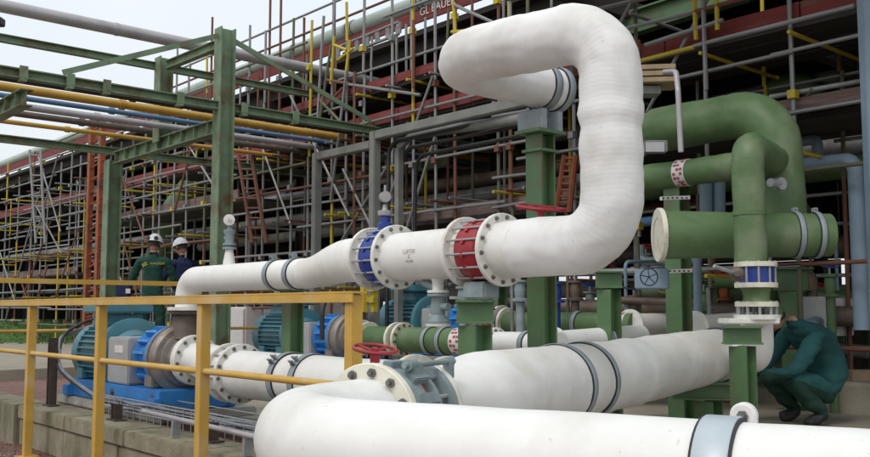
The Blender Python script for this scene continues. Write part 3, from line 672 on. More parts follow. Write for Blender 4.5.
# ================================================================ PUMPS
PA = V((-2.87, 8.01, 0))
def PL(t, n=0, z=.89): q = PA+E*t+N*n; return V((q.x, q.y, z))
ZB = .535
KS = 1.12; CAMP = V((0, 0, H)); ZO = H-(H-ZP)/KS
def SC(p): return CAMP+(p-CAMP)*KS
def rescale(th): th.location = SC(ORG[th]); th.scale = (KS, KS, KS)
def make_pump(label):
    th = thing('pump', label, 'pump', PL(0, 0, ZO))
    MB().box(PL(.80, .08, ZO+(ZB-ZO)/2), E*1.02, N*.38, U3*(ZB-ZO)/2).build('plinth', m_plinth, th, bevel=.012)
    b = MB().box(PL(.86, 0, ZB+.075), E*.88, N*.27, U3*.07)
    for t_ in (.02, 1.70):
        for n_ in (-.29, .29): b.box(PL(t_, n_, ZB+.05), E*.06, N*.03, U3*.045)
    b = b.build('base_frame', m_blue, th, bevel=.008)
    for t_ in (.05, .9, 1.62): inst('bolt', me_bolt, b, axis_m(PL(t_, -.272, ZB+.09), -N)@M.Diagonal((.03, .03, .012, 1)))
    z0 = ZB+.15
    # motor
    MB().lathe(PL(-.06), E, [(0, 0), (0, .20), (.02, .255), (.16, .262), (.165, .235)], 40).build('fan_cover', m_teal, th)
    MB().lathe(PL(.09), E, [(0, .24), (.50, .24)], 36).build('motor_body', m_teal, th)
    fin = shared(MB().box((0, 0, 0), E*.24, U3*.0045, N*.022).box((0, 0, 0), E*.0, U3*0, N*0), m_teal, False)
    fm = MB().box((0, 0, 0), V((.004, 0, 0)), V((0, .022, 0)), V((0, 0, .235))); fin = shared(fm, m_teal, False)
    a_, b_, d_ = frame(E)
    for i in range(34):
        an = 2*math.pi*i/34; o_ = a_*math.cos(an)+b_*math.sin(an); t_ = d_.cross(o_)
        p = PL(.335)+o_*.256
        m_ = M(((t_.x, o_.x, d_.x, p.x), (t_.y, o_.y, d_.y, p.y), (t_.z, o_.z, d_.z, p.z), (0, 0, 0, 1)))
        if o_.z > -.8 and o_.z < .86: inst('fin', fin, th, m_)
    MB().lathe(PL(.60), E, [(-.02, .24), (-.02, .285), (.0, .295), (.045, .295), (.05, .28), (.05, .2), (.09, .16), (.09, .04)], 40).build('end_shield', m_teal, th)
    for t_ in (.15, .52):
        for s_ in (-1, 1): MB().box(PL(t_, s_*.19, z0+.045), E*.06, N*.06, U3*.045).box(PL(t_, s_*.19, z0+.12), E*.05, N*.02, U3*.05).build('motor_foot', m_teal, th, bevel=.005)
    tb = MB().box(PL(.36, -.02, 1.17), E*.16, N*.15, U3*.05).build('terminal_box', m_teal, th, bevel=.01)
    MB().box(PL(.36, -.02, 1.262), E*.22, N*.215, U3*.038).build('box_lid', m_teal, tb, bevel=.014)
    for s_ in (-.1, .02, .12): MB().tube(PL(.2, s_*.9, 1.18), PL(.16, s_*.9, 1.17), .028, 12).build('cable_gland', m_galv, tb)
    # coupling guard, bearing frame, volute
    gd = MB().box(PL(.91, -.05, (z0+1.04)/2), E*.20, N*.19, U3*(1.04-z0)/2).build('coupling_guard', m_greybox, th, bevel=.012)
    MB().box(PL(.93, -.2415, .95), E*.075, N*.002, U3*.028).build('nameplate', m_label, gd)
    br_ = MB().lathe(PL(1.12), E, [(0, .1), (0, .215), (.03, .225), (.05, .19), (.24, .19), (.25, .24), (.30, .24), (.30, .15)], 36).build('bearing_frame', m_blue, th)
    for i in range(16):
        an = 2*math.pi*i/16+.2; o_ = a_*math.cos(an)+b_*math.sin(an); t_ = d_.cross(o_)
        MB().box(PL(1.265)+o_*.205, E*.095, t_*.011, o_*.035).build('rib', m_blue, br_)
    vo = MB().lathe(PL(1.52), E, [(-.10, .14), (-.10, .245), (-.07, .25), (-.065, .225), (-.045, .225), (-.035, .25), (.02, .255), (.045, .235), (.05, .20), (.075, .195), (.085, .16), (.11, .155), (.12, .125), (.16, .12), (.18, .12)], 44).build('volute', m_cast, th)
    for i in range(12):
        an = 2*math.pi*i/12; o_ = a_*math.cos(an)+b_*math.sin(an); inst('bolt', me_bolt, vo, axis_m(PL(1.42)+o_*.222, -E)@M.Diagonal((.012, .012, .014, 1)))
    MB().box(PL(1.42, 0, z0+.045), E*.07, N*.22, U3*.045).build('pump_foot', m_cast, th, bevel=.01)
    flange(th, PL(1.70), E, .18, .12, .03, 12, m_flange, (-1,), .013)
    # discharge nozzle
    MB().lathe(PL(1.53, .02, 1.12), U3, [(-.08, .14), (.0, .115), (.10, .095), (.10, .15), (.125, .15), (.125, .1)], 32).build('discharge_nozzle', m_rust, th)
    return th
pump1 = make_pump('nearest pump with teal motor on a bright blue base and grey coupling guard')
rescale(pump1)
a5 = P(366, 338, 9.75); a6 = P(506, 323, 9.4)
p2 = copy_tree(pump1); p2.scale = (1.05, 1.05, 1.05); p2.location = a5-E*1.76*1.05; p2.location.z = a5.z-(.89-ZO)*1.05; p2['label'] = 'second pump behind the nearest one, teal motor seen between yellow posts'
p3 = copy_tree(pump1); p3.scale = (1, 1, 1); p3.location = a6-E*1.76; p3.location.z = a6.z-(.89-ZO); p3['label'] = 'farthest pump with teal motor below the blue and red banded pipe'
for x in (pump1, p2, p3): x['group'] = 'pump sets in a row'
# ================================================================ SUCTION PIPE (lower left white)
ZS = .825
s1 = thing('suction_pipe', 'lower white pipe from the nearest pump running right behind the yellow post', 'pipe', PL(2.3, 0, ZO))
MB().sweep([PL(1.715+i*.05, 0, .89) for i in range(3)]+[PL(1.9+i*.06, 0, .88-(.88-ZS)*i/5) for i in range(6)], lambda L: .125+.03*min(1, max(0, L-.1)/.28), 36).build('reducer', m_white, s1)
flange(s1, PL(1.735), E, .18, .12, .03, 12, m_flange, (1,), .013)
tA = 2.24
flange(s1, PL(tA, 0, ZS), E, .20, .15, .028, 14, m_flange, (-1,), .013)
MB().lathe(PL(tA+.07, 0, ZS), E, [(-.055, .15), (-.055, .168), (.055, .168), (.055, .15)], 40).build('spacer_ring', m_flange, s1)
flange(s1, PL(tA+.14, 0, ZS), E, .20, .15, .028, 14, m_flange, (1,), .013)
studs(s1, PL(tA, 0, ZS), PL(tA+.14, 0, ZS), .178, 14, .006)
MB().sweep([PL(tA+.15+i*.1, 0, ZS) for i in range(24)], lambda L: .155+.002*math.sin(L*9), 40).build('pipe', m_white, s1)
flt = [V((-.45, -.45, .6))]
for t_ in (3.0, 3.24): clamp(s1, PL(t_, 0, ZS), E, .157, .05, flt)
for px in (415, 447):
    a_ = (px-435)/FPX; t_ = (PA.y*a_-PA.x)/(E.x-E.y*a_)
    flange(s1, PL(t_, 0, ZS), E, .195, .15, .03, 14, m_cream, (-1,) if px < 430 else (1,), .013)
rescale(s1)
# small green stand under it
o = thing('pipe_stand', 'short green stand under the lower white pipe beside the pump plinth', 'support', SC(PL(2.75, .05, ZO))); MB().tube(SC(PL(2.75, .05, ZO)), SC(PL(2.75, .05, .68)), .03, 14).box(SC(PL(2.75, .05, ZO))+U3*.008, E*.07, N*.07, U3*.008).build('stand', m_green, o)
# ================================================================ DISCHARGE HEADER (upper white)
ZH = 1.567
h0 = P(188, 300, 7.66); hx = P(613, 247, 4.3)
h0 = V((h0.x, h0.y, 0)); h1 = V((hx.x, hx.y, 0)); ED = (h1-h0).normalized(); LH = (h1-h0).length
def HL(px, z=ZH, off=0):
    a_ = (px-435)/FPX; s_ = (h0.y*a_-h0.x)/(ED.x-ED.y*a_); q = h0+ED*s_; return V((q.x, q.y, z))
dh = thing('discharge_pipe', 'upper white pipe from the nearest pump rising into the big wrapped loop', 'pipe', V((h0.x, h0.y, 1.3)))
zs_ = P(240, 277, HL(240).y).z
zlow = SC(PL(1.5, 0, 1.247)).z
q0 = V((h0.x, h0.y, zlow)); 
pts = path([q0, V((h0.x, h0.y, zs_)), HL(306, zs_)], .16, .06, 12)
MB().sweep(pts, .104, 32).build('small_pipe', m_white, dh)
MB().lathe(V((h0.x, h0.y, zlow-.0)), U3, [(0, .09), (0, .165), (.028, .165), (.028, .09)], 32).build('flange', m_flange, dh)
# eccentric reducer
ra, rb2 = HL(306, zs_), HL(352, ZH)
pp = []; rr2 = []
for i in range(15):
    f = i/14; g_ = f*f*(3-2*f); q = HL(306+f*46, zs_+(ZH-zs_)*g_); pp.append(q); rr2.append(.103+(.140-.103)*g_)
acc = [0]
for i in range(14): acc.append(acc[-1]+(pp[i+1]-pp[i]).length)
def rfun(L):
    for i in range(14):
        if L <= acc[i+1]+1e-6: f = (L-acc[i])/(acc[i+1]-acc[i]); return rr2[i]+(rr2[i+1]-rr2[i])*f
    return rr2[-1]
MB().sweep(pp, rfun, 36).build('reducer', m_white, dh)
MB().sweep([HL(352).lerp(HL(372), i/4) for i in range(5)], .140, 36).build('pipe', m_white, dh)
for px in (277, 297): clamp(dh, HL(px, zs_), ED, .105, .045, [V((-.1, -.3, 1))])
FR = .195
for px, sd in ((373, -1), (397, 1), (467.5, -1), (503, 1)): flange(dh, HL(px), ED, FR, .13, .026, 14, m_flange, (sd,), .012)
MB().sweep([HL(398).lerp(HL(466), i/12) for i in range(13)], .143, 40).build('spool', m_white, dh)
MB().sweep([HL(504).lerp(HL(525), i/3) for i in range(4)], .15, 40).build('pipe', m_white, dh)
vw = (V((0, 0, H))-HL(428)); sp = HL(428)
for i, (s_, sz) in enumerate((('LUFTER', .034), ('Z', .03), ('DN400', .022))):
    an = .10-i*.19; up_ = U3; out = (V((0, 0, 1)).cross(ED)*-1); out = out if out.dot(vw) > 0 else -out
    o_ = out*math.cos(an)+U3*math.sin(an); t_ = -out*math.sin(an)+U3*math.cos(an)
    text(dh, s_, sp+o_*.1445, ED if ED.cross(t_).dot(o_) > 0 else -ED, t_, sz, m_ink, .0008)
# valves between the flanges
for pxa, pxb, mt, lb in ((373, 397, m_blue2, 'blue butterfly valve clamped between white flanges on the upper pipe'), (467.5, 503, m_red, 'red check valve clamped between white flanges on the upper pipe')):
    a_, b_ = HL(pxa), HL(pxb); mid = (a_+b_)/2; L = (b_-a_).length; tv = thing('wafer_valve', lb, 'valve', mid)
    k = .25 if mt == m_blue2 else .27
    MB().lathe(mid, ED, [(-L*k, .12), (-L*k, .160), (-L*k+.012, .166), (L*k-.012, .166), (L*k, .160), (L*k, .12)], 40).build('valve_body', mt, tv)
    MB().lathe(mid, ED, [(-L*.5+.013, .11), (-L*.5+.013, .145), (L*.5-.013, .145), (L*.5-.013, .11)], 40).build('gasket_ring', m_flange, tv)
    studs(tv, a_-ED*.03, b_+ED*.03, .172, 14, .006)
    for i in range(7):
        an = -1.0+i*.42; out = U3.cross(ED); out = out if out.y < 0 else -out
        o_ = out*math.cos(an)+U3*math.sin(an); 
        MB().tube(mid+o_*.158, mid+o_*.177, .014, 10).build('boss', mt, tv)
    if mt == m_blue2:
        MB().lathe(mid+U3*.15, U3, [(0, .045), (.06, .045), (.07, .03), (.11, .03)], 20).build('valve_neck', mt, tv)
        MB().lathe(mid+U3*.26, U3, [(0, .0), (0, .042), (.012, .045), (.03, .045), (.035, .02), (.05, .016), (.07, .012)], 20).build('actuator', m_greypipe, tv)
        MB().lathe(mid+U3*.375+V((0, -.02, 0)), V((.3, -1, 0)), [(-.02, 0), (-.02, .034), (.02, .034), (.022, 0)], 24).build('gauge', m_greypipe, tv)
        MB().tube(mid+U3*.40, mid+U3*.45, .008, 8).build('stem', m_greypipe, tv)
# wrapped riser and loop
zT = 2.60
d52 = V((-.788, .616, 0)); r0 = V((h1.x, h1.y, 0)); l1 = r0+d52*.80; 
l1e = l1
NV = N
A_, B_ = l1+U3*zT, None
pts = [HL(523), V((r0.x, r0.y, ZH)), V((r0.x, r0.y, zT)), l1+U3*zT+d52*.235]
e1 = pts[-1]
l2dir = N; e2 = e1+l2dir*.30
LPs = path(pts+[e1+N*1.0], [.235, .235, .25], .03, 20)
LP = LPs
cum = [0]
for i in range(1, len(LP)): cum.append(cum[-1]+(LP[i]-LP[i-1]).length)
def Lz(py):
    z_ = P(613, py, 4.3).z; k = min((i for i in range(len(LP)) if cum[i] < 2.0), key=lambda i: abs(LP[i].z-z_)+(LP[i].xy-r0.xy).length*3); return cum[k]
la, lb0, lc = Lz(98), Lz(127), Lz(165)
def wobble(L):
    pin = sum(a*math.exp(-((L-c)/w_)**2) for c, a, w_ in ((la, -.004, .03), ((la+lb0)/2, .003, .07), (lb0, -.007, .032), (lb0+.05, .004, .03), (lc, -.004, .03), (lc+.06, .003, .04), (1.75, -.003, .02), (2.2, -.003, .02)))
    return .149+.0014*math.sin(L*17)+.0008*math.sin(L*47+1)+pin-.02*min(1, max(0, (L-2.2)/.5))
MB().sweep(LP, wobble, 64, lump=.0065, lf=7).build('wrapped_loop', m_wrap, dh)
def L2p(px, z=zT):
    a_ = (px-435)/ (FPX); e_ = e1; 
    best = None
    for i in range(400):
        q = e_+N*(i*.01); u = q-V((0, 0, H)); cy = u.y*math.cos(PITCH)+u.z*math.sin(PITCH); x = 435+FPX*u.x/cy
        if best is None or abs(x-px) < best[0]: best = (abs(x-px), q)
    return best[1]
for px in (543, 556): clamp(dh, L2p(px), N, .132, .05, [V((0, 0, -1))])
# nozzle with gauge on small pipe
nz = HL(229, zs_); iv = thing('instrument_valve', 'white nozzle with grey valve and round gauge on the thin upper pipe', 'gauge', nz+U3*.09)
MB().lathe(nz+U3*.07, U3, [(0, .052), (.05, .046), (.13, .032), (.15, .030)], 24).build('nozzle', m_white, iv)
MB().lathe(nz+U3*.22, U3, [(0, .02), (0, .052), (.016, .052), (.016, .025), (.03, .025), (.03, .05), (.045, .05), (.045, .035), (.11, .035), (.13, .045), (.15, .045), (.155, .02), (.19, .014)], 24).build('valve_body', m_valve, iv)
MB().tube(nz+U3*.31, nz+U3*.31-E*.07, .014, 10).build('side_arm', m_valve, iv)
gq = nz+U3*.445+V((0, -.03, 0)); MB().lathe(gq, V((.3, -1, 0)), [(-.02, 0), (-.02, .042), (.012, .044), (.014, .036), (.016, 0)], 28).build('gauge', m_label, iv)
MB().lathe(gq+V((.3, -1, 0)).normalized()*.016+V((.003, 0, .0)), V((.3, -1, 0)), [(0, .014), (.004, .014), (.004, 0)], 16).build('gauge_hub', m_ink, iv)
# drain below spool
dn = HL(438, ZH-.13); dv = thing('drain_valve', 'grey drain valve hanging under the white spool above the big pipe', 'valve', dn-U3*.3)
MB().lathe(dn, -U3, [(-.02, .05), (.03, .034), (.075, .032), (.075, .062), (.09, .062), (.09, .03)], 28).build('nozzle', m_white, dv)
MB().lathe(dn-U3*.095, -U3, [(0, .03), (0, .062), (.014, .062), (.016, .042), (.03, .036), (.08, .045), (.12, .04), (.14, .055), (.155, .07), (.165, .07), (.165, .0)], 28).build('valve_body', m_valve, dv)
MB().lathe(dn-U3*.265, -U3, [(0, 0), (0, .072), (.012, .072), (.012, 0)], 28).build('blind_flange', m_label, dv)
MB().tube(dn-U3*.06-E*.02, dn-U3*.03-E*.13, .02, 10).build('vent_spout', m_valve, dv)
MB().tube(dn-U3*.17, dn-U3*.17+E*.09, .022, 12).build('side_port', m_valve, dv)
# handwheel behind riser
hv = thing('gate_valve', 'red handwheel valve behind the white elbow beside the tall green post', 'valve', P(543, 230, 5.1))
c = P(541, 208, 5.1); handwheel(hv, c, V((.08, -.18, 1)), .135, m_red, 5)
MB().tube(c-U3*.16, c, .016, 10).tube(c-U3*.22, c-U3*.12, .05, 14).build('bonnet', m_red, hv)
# ================================================================ SUPPORTS
def tpost(label, px, Y, ztop, w_=.16, cap=.0, zfoot=ZP, capw=.3, caph=.11, mt=None, saddle=0, name='pipe_support'):
    p = P(px, 300, Y); th = thing(name, label, 'support', (p.x, p.y, zfoot)); mt = mt or m_green; b0 = V((p.x, p.y, zfoot))
    zt_ = ztop-caph if cap else ztop
    MB().hbeam(b0+U3*.015, V((p.x, p.y, zt_-.012)), w_, w_, .012, N).build('post', mt, th)
    MB().box(b0+U3*.0075, E*w_*.8, N*w_*.8, U3*.0075).build('base_plate', mt, th)
    if cap:
        XD = V((1, -.12, 0)).normalized(); MB().hbeam(V((p.x, p.y, ztop-caph/2))-XD*capw/2, V((p.x, p.y, ztop-caph/2))+XD*capw/2, w_*.95, caph, .012).build('cap_beam', mt, th)
    else: MB().box(V((p.x, p.y, ztop)), E*w_*.75, N*w_*.75, U3*.01).build('cap_plate', mt, th)
    if saddle:
        MB().box(V((p.x, p.y, ztop+saddle/2+.003)), E*.05, N*w_*.45, U3*saddle/2).box(V((p.x, p.y, ztop+.006)), E*.11, N*w_*.7, U3*.005).build('saddle', m_clamp, th)
    return th
pL = L2p(540); th = thing('pipe_support', 'tall green H section post carrying the upper white loop', 'support', (pL.x, pL.y, ZP))
zt_ = zT-.30
MB().hbeam(V((pL.x, pL.y, ZP)), V((pL.x, pL.y, zt_)), .125, .125, .014, N).build('post', m_green, th)
MB().box(V((pL.x, pL.y, zt_+.012)), E*.10, N*.12, U3*.01).box(V((pL.x, pL.y, zt_-.10)), E*.075, N*.085, U3*.008).build('top_plate', m_green, th)
MB().box(V((pL.x, pL.y, zt_+.08))-N*.07, E*.1, N*.02, U3*.06).box(V((pL.x, pL.y, zt_+.08))+N*.07, E*.1, N*.02, U3*.06).build('saddle', m_clamp, th)
p = P(293, 290, 6.95); tpost('green post under the twin clamps of the thin upper pipe', 293, 6.95, p.z, .12, saddle=.05)
th = tpost('green T support with grey saddle under the red banded valve', 475, 4.95, P(475, 300, 4.95).z, .13, 1, capw=.20, caph=.125)
q = P(481, 286, 4.95); MB().box(V((q.x, q.y, P(475, 300, 4.95).z+.05)), E*.085, N*.06, U3*.046).build('saddle', m_valve, th, bevel=.01)
MB().box(V((q.x+.0, q.y, P(475, 300, 4.95).z+.014))-E*.12, E*.1, N*.03, U3*.008).build('bracket', m_valve, th)
tpost('green T support in front of the white flange stack', 741, 5.6, P(741, 326, 5.6).z, .115, 1, capw=.225, caph=.11)
tpost('green post standing behind the green flanged pipe', 679, 7.5, P(679, 186, 7.5).z, .15)
tpost('green T support with dark cap behind the riser', 609, 7.0, P(609, 271, 7.0).z, .13, 1, capw=.2, caph=.13)
tpost('dark green post with broad cap behind the green clamps', 793, 8.2, P(793, 268, 8.2).z, .16, 1, capw=.34, caph=.2)
tpost('green post standing behind the small green valves', 498, 9.5, 1.55, .14, 0)
tpost('slim green post near the grey box', 840, 8.6, 1.35, .07)
tpost('slim green post at the back behind the green valve stack', 716, 9.0, 1.5, .1)
# ================================================================ BIG FOREGROUND PIPES
DA = V((.506, .8625, 0)).normalized(); DB = V((.8625, -.506, 0)).normalized()
c2_ = P(585, 380, 5.1); ZF = c2_.z
def FA(s_, z=None): q = V((c2_.x, c2_.y, 0))+DA*s_; return V((q.x, q.y, ZF if z is None else z))
sV = -2.08
big = thing('main_pipe', 'thick white pipe with twin grey clamps running back from the grey valve', 'pipe', FA(0, ZP))
bend = P(645, 371, 5.85); endp = P(722, 354, 6.95)
flange(big, FA(sV+.345), DA, .185, .13, .03, 12, m_flange, (1,), .013)
pts = [FA(sV+.355), FA(sV+.40), FA(sV+.62), FA(sV+.9), FA(-.9), FA(-.3), FA(.1), FA(.42)]
bp = path([FA(sV+.355), FA(.55), V((bend.x, bend.y, ZF+.01)), endp, P(760, 357, 6.3)+V((0, 0, -.02)), ], [.8, .8, .2], .05, 8)
el = P(758, 358, 6.35); el.z = endp.z
bp = path([FA(sV+.355), FA(.6), V((endp.x, endp.y, endp.z))], [2.5], .04, 24)
MB().sweep(bp, lambda L: .14+.062*(lambda f: f*f*(3-2*f))(min(1, max(0, (L-.05)/.45)))+.0015*math.sin(L*14)+.004*math.exp(-((L-2.4)/.06)**2)-.010*min(1, max(0, (L-3.0)/1.0)), 72, lump=.0042, lf=4).build('pipe', m_white, big)
for s_ in (-.38, -.04): clamp(big, FA(s_), DA, .203, .05, [V((.2, -.5, -1))])
dE = (bp[-1]-bp[-2]).normalized()
for k in (.10, .03): clamp(big, bp[-1]-dE*k, dE, .196, .03, [V((0, -.5, -1))])
MB().sweep(path([bp[-1], bp[-1]+dE*.06, el+V((0, 0, 0)), V((el.x, el.y, P(758, 322, 6.35).z))], [.03, .11], .03, 14), lambda L: max(.105, .19-L*.8), 36).build('end_elbow', m_white, big)
# foot under the clamps at right
th = tpost('low dark green trestle under the far end of the thick white pipe', 706, 6.6, P(706, 378, 6.6).z-.03, .14, 1, capw=.5, caph=.12)
# --- grey wafer valve
gv = thing('butterfly_valve', 'grey butterfly valve with red handwheel between the cream flange and thick pipe', 'valve', FA(sV+.1))
f_ = flange(gv, FA(sV), DA, .195, .13, .035, 12, m_cream, (-1,), .017)
MB().lathe(FA(sV+.03), DA, [(0, .13), (0, .185), (.02, .187), (.035, .17), (.05, .15)], 44).build('mating_flange', m_valve, gv)
MB().lathe(FA(sV+.065), DA, [(0, .12), (0, .15), (.01, .176), (.06, .176), (.07, .15), (.07, .12)], 44).build('valve_body', m_valve, gv)
MB().lathe(FA(sV+.13), DA, [(0, .11), (0, .128), (.15, .128), (.15, .11)], 44).build('inner_sleeve', m_rubber, gv)
MB().lathe(FA(sV+.195), DA, [(0, .12), (0, .15), (.01, .172), (.03, .172), (.04, .15), (.04, .12)], 44).build('valve_ring', m_valve, gv)
MB().lathe(FA(sV+.275), DA, [(0, .12), (0, .19), (.03, .19), (.04, .16), (.05, .14)], 44).build('mating_flange', m_valve, gv)
studs(gv, FA(sV+.0), FA(sV+.37), .166, 12, .009)
vl = (V((0, 0, H))-FA(sV+.13)); vl = (vl-DA*vl.dot(DA)).normalized(); sd = DA.cross(vl); sd = sd if sd.z > 0 else -sd
q = FA(sV+.135)+(vl*.55+DB*.75).normalized()*.172
o_ = (U3*.62+DB*.8).normalized(); MB().box(FA(sV+.165)+o_*.140, DA*.022, DA.cross(o_)*.034, o_*.008).build('orange_plate', m_orangeplate, gv, bevel=.003)
for k, an in enumerate((-.5, .1, .7, 1.2)):
    o_ = (U3*math.cos(an)+DB*math.sin(an)); t_ = DA.cross(o_)
    MB().box(FA(sV+.13)+o_*.182, DA*.05, t_*.022, o_*.016).build('body_lug', m_valve, gv, bevel=.004)
a0_ = FA(sV+.10)+(U3*.85+DB*.5).normalized()*.215; MB().tube(a0_-DA*.05, a0_+DA*.31, .011, 12).tube(a0_-DA*.03, a0_+DA*.02, .022, 12).tube(a0_+DA*.26, a0_+DA*.30, .018, 6).build('actuator_shaft', m_valve, gv)
MB().box(a0_-U3*.03+DA*.02, DA*.035, DB*.02, U3*.03).build('actuator_bracket', m_valve, gv, bevel=.004)
MB().box(a0_-U3*.03+DA*.27, DA*.014, DB*.02, U3*.035).build('actuator_bracket', m_valve, gv, bevel=.004)
hw = P(375, 349, 3.75); handwheel(gv, hw, V((.1, -.15, 1)), .088, m_red, 4)
MB().tube(hw-U3*.055, hw, .02, 12).build('wheel_hub', m_red, gv); MB().tube(hw-U3*.13, hw-U3*.05, .010, 10).build('stem', m_galv, gv)
# --- foreground pipe with elbow
fg = thing('foreground_pipe', 'smooth white pipe nearest the camera curving out of the cream flange', 'pipe', FA(sV-.6, ZP))
p0 = FA(sV-.018); p1 = FA(sV-.66); p2_ = p1+DB*4.2
fp = path([p0, p1, p2_], [.42], .06, 22)
MB().sweep(fp, .141, 80, lump=.0022, lf=4).build('pipe', m_white, fg)
def onP3(px):
    best = None
    for i in range(60, 4000):
        q = p1+DB*(i*.001); u = q-V((0, 0, H)); cy = u.y*math.cos(PITCH)+u.z*math.sin(PITCH)
        if cy < .3: break
        x = 435+FPX*u.x/cy
        if best is None or abs(x-px) < best[0]: best = (abs(x-px), q)
    return best[1]
c = onP3(724); cl_ = clamp(fg, c, DB, .143, .075, None, m_band)
q = c+(U3*.93+DA*.36).normalized()*.160+DB*.034; lgp = MB().lathe(q, DA, [(-.016, 0), (-.016, .024), (-.010, .029), (.010, .029), (.016, .024), (.016, 0)], 24).box(q-U3*.018, DB*.028, U3*.014, DA*.0115).build('clamp_lug', m_label, cl_)
inst('bolt', me_bolt, cl_, axis_m(q-DA*.016, -DA)@M.Diagonal((.013, .013, .010, 1)))
c = onP3(905); clamp(fg, c, DB, .143, .06, [V((0, .2, 1))], m_valve)
# its foot supports (mostly hidden)
q = onP3(600); th = thing('pipe_support', 'short green post under the foreground pipe', 'support', (q.x, q.y, 0)); MB().hbeam(V((q.x, q.y, 0)), V((q.x, q.y, ZF-.15)), .12, .12, .01, N).build('post', m_green, th)
# ================================================================ GREEN PIPES AT RIGHT
ga = P(778, 150, 7.0); zG1 = P(735, 112, 7.1).z
g1 = thing('green_pipe', 'big green pipe elbow turning down at the right', 'pipe', V((ga.x, ga.y, 1.8)))
ge = V((ga.x, ga.y, zG1)); gs_ = ge-E*1.75
MB().sweep(path([gs_, ge-E*1.10], .3, .1), .165, 36).build('pipe', m_greenpipe, g1)
MB().sweep(path([ge-E*1.12, ge, V((ga.x, ga.y, 1.78))], [.34], .05, 16), lambda L: .185+.006*math.sin(L*8), 56, lump=.006, lf=6).build('pipe_elbow', m_greenpipe, g1)
clamp(g1, ge-E*1.22, E, .167, .05, [V((0, 0, -1))], m_rubber)
g2a, g2b = P(661, 235, 6.6), P(829, 237, 6.6); g2b.z = g2a.z; g2d = (g2b-g2a).normalized()
g2 = thing('green_pipe', 'horizontal green pipe with cream end flange and clamps at the right', 'pipe', g2a)
MB().sweep(path([g2a, g2b], .1, .08), lambda L: .172+.002*math.sin(L*9)-.016*min(1, L/1.1), 56, lump=.003, lf=6).build('pipe', m_greenpipe, g2)
flange(g2, g2a-g2d*.01, g2d, .195, .12, .035, 14, m_cream, (1,), .014)
for f in (.80, .92): clamp(g2, g2a.lerp(g2b, f), g2d, .160, .035, [V((0, 0, 1))])
g3 = thing('green_pipe', 'slim green pipe with red and white label turning down to the flange stack', 'pipe', P(749, 262, 6.2))
va_, vb_ = P(749, 200, 6.2), P(749, 160, 6.2); 
gB = P(776, 160, 6.75); gA = gB-E*1.75; gA.z = gB.z = zB = P(770, 160, 6.7).z
vtop = V((va_.x, va_.y, zB+.02)); vbot = V((va_.x, va_.y, P(749, 262, 6.2).z))
MB().sweep(path([gA, gB, vtop, vbot], [.11, .12], .04, 16), .107, 48, lump=.005, lf=8).build('pipe', m_greenpipe, g3)
a_ = (687-435)/FPX; s_ = (gA.y*a_-gA.x)/(E.x-E.y*a_); lb_ = gA+E*s_; labelband(g3, lb_, E, .107, .11)
MB().lathe(vbot+U3*.33, U3, [(-.015, .107), (-.015, .112), (.015, .112), (.015, .107)], 28).build('seam', m_greenpipe, g3)
fit = P(779, 184, 6.5); MB().tube(fit-N*.12, fit+N*.02, .03, 14).lathe(fit, V((.5, -1, 0)), [(-.03, .0), (-.03, .045), (.03, .045), (.03, 0)], 20).build('instrument_tap', m_galv, g3)
MB().lathe(g2a-g2d*.012, g2d, [(-.012, 0), (-.012, .14), (.012, .14), (.012, 0)], 32).build('blind_plate', m_cream, g2)
# flange stack
fsx = V((va_.x, va_.y, 0))+V((.03, 0, 0)); st = thing('flange_stack', 'stack of cream flanges with blue valve and green spool at the right', 'valve', fsx+U3*1.2)
def zz(py): return P(749, py, 6.2).z
for py0, py1, r_, mt in ((262, 267, .14, m_cream), (283, 287.5, .14, m_cream), (302, 306.5, .14, m_cream), (315, 319, .15, m_flange)):
    q = fsx+U3*(zz(py0)+zz(py1))/2; fl = MB().lathe(q, U3, [(-.016, 0), (-.016, r_), (.016, r_), (.016, 0)], 36).build('flange', mt, st)
MB().lathe(fsx+U3*zz(283), U3, [(0, .11), (0, .12), (zz(267)-zz(283), .12), (zz(267)-zz(283), .11)], 32).build('blue_valve', m_blue2, st)
MB().lathe(fsx+U3*zz(302), U3, [(0, .10), (.02, .085), (.06, .085), (zz(287)-zz(302), .10)], 32).build('green_spool', m_greenpipe, st)
studs(st, fsx+U3*zz(288), fsx+U3*zz(261), .125, 10, .008); studs(st, fsx+U3*zz(319), fsx+U3*zz(301), .125, 10, .010)
MB().box(fsx+V((-.06, .0, zz(321))), V((.17, 0, 0)), V((0, .12, 0)), U3*.018).build('cover_plate', m_flange, st, bevel=.006)
q = P(737, 274, 6.0); MB().lathe(q, V((-.3, -1, 0)), [(-.05, 0), (-.05, .045), (.0, .05), (.02, .04), (.03, .018), (.05, .018), (.05, 0)], 24).build('gearbox', m_rust, st)
MB().tube(q, P(714, 266, 5.9), .012, 8).build('lever', m_galv, st)
# more small green/white lines
s5 = thing('green_branch_pipe', 'small green pipe with twin cream flanges behind the red handwheel', 'pipe', P(385, 339, 9.2))
b5 = a5+E*1.75; d5 = (b5-a5).normalized()
MB().sweep([a5.lerp(b5, i/10) for i in range(11)], .125, 28).build('pipe', m_greenpipe, s5)
for f in (.03, .30, .36): flange(s5, a5.lerp(b5, f), d5, .17, .12, .035, 12, m_cream, (-1,) if f < .33 else (1,), .014)
for f in (.60, .72): clamp(s5, a5.lerp(b5, f), d5, .127, .05)
labelband(s5, a5.lerp(b5, .86), d5, .125, .16)
s6 = thing('green_branch_pipe', 'green pipe with cream flange between the tall green post and riser', 'pipe', P(550, 325, 9))
b6 = a6+E*1.6; d6 = (b6-a6).normalized()
MB().sweep([a6.lerp(b6, i/10) for i in range(11)], .112, 28).build('pipe', m_greenpipe, s6)
flange(s6, a6.lerp(b6, .01), d6, .155, .1, .035, 12, m_cream, (-1,), .014)
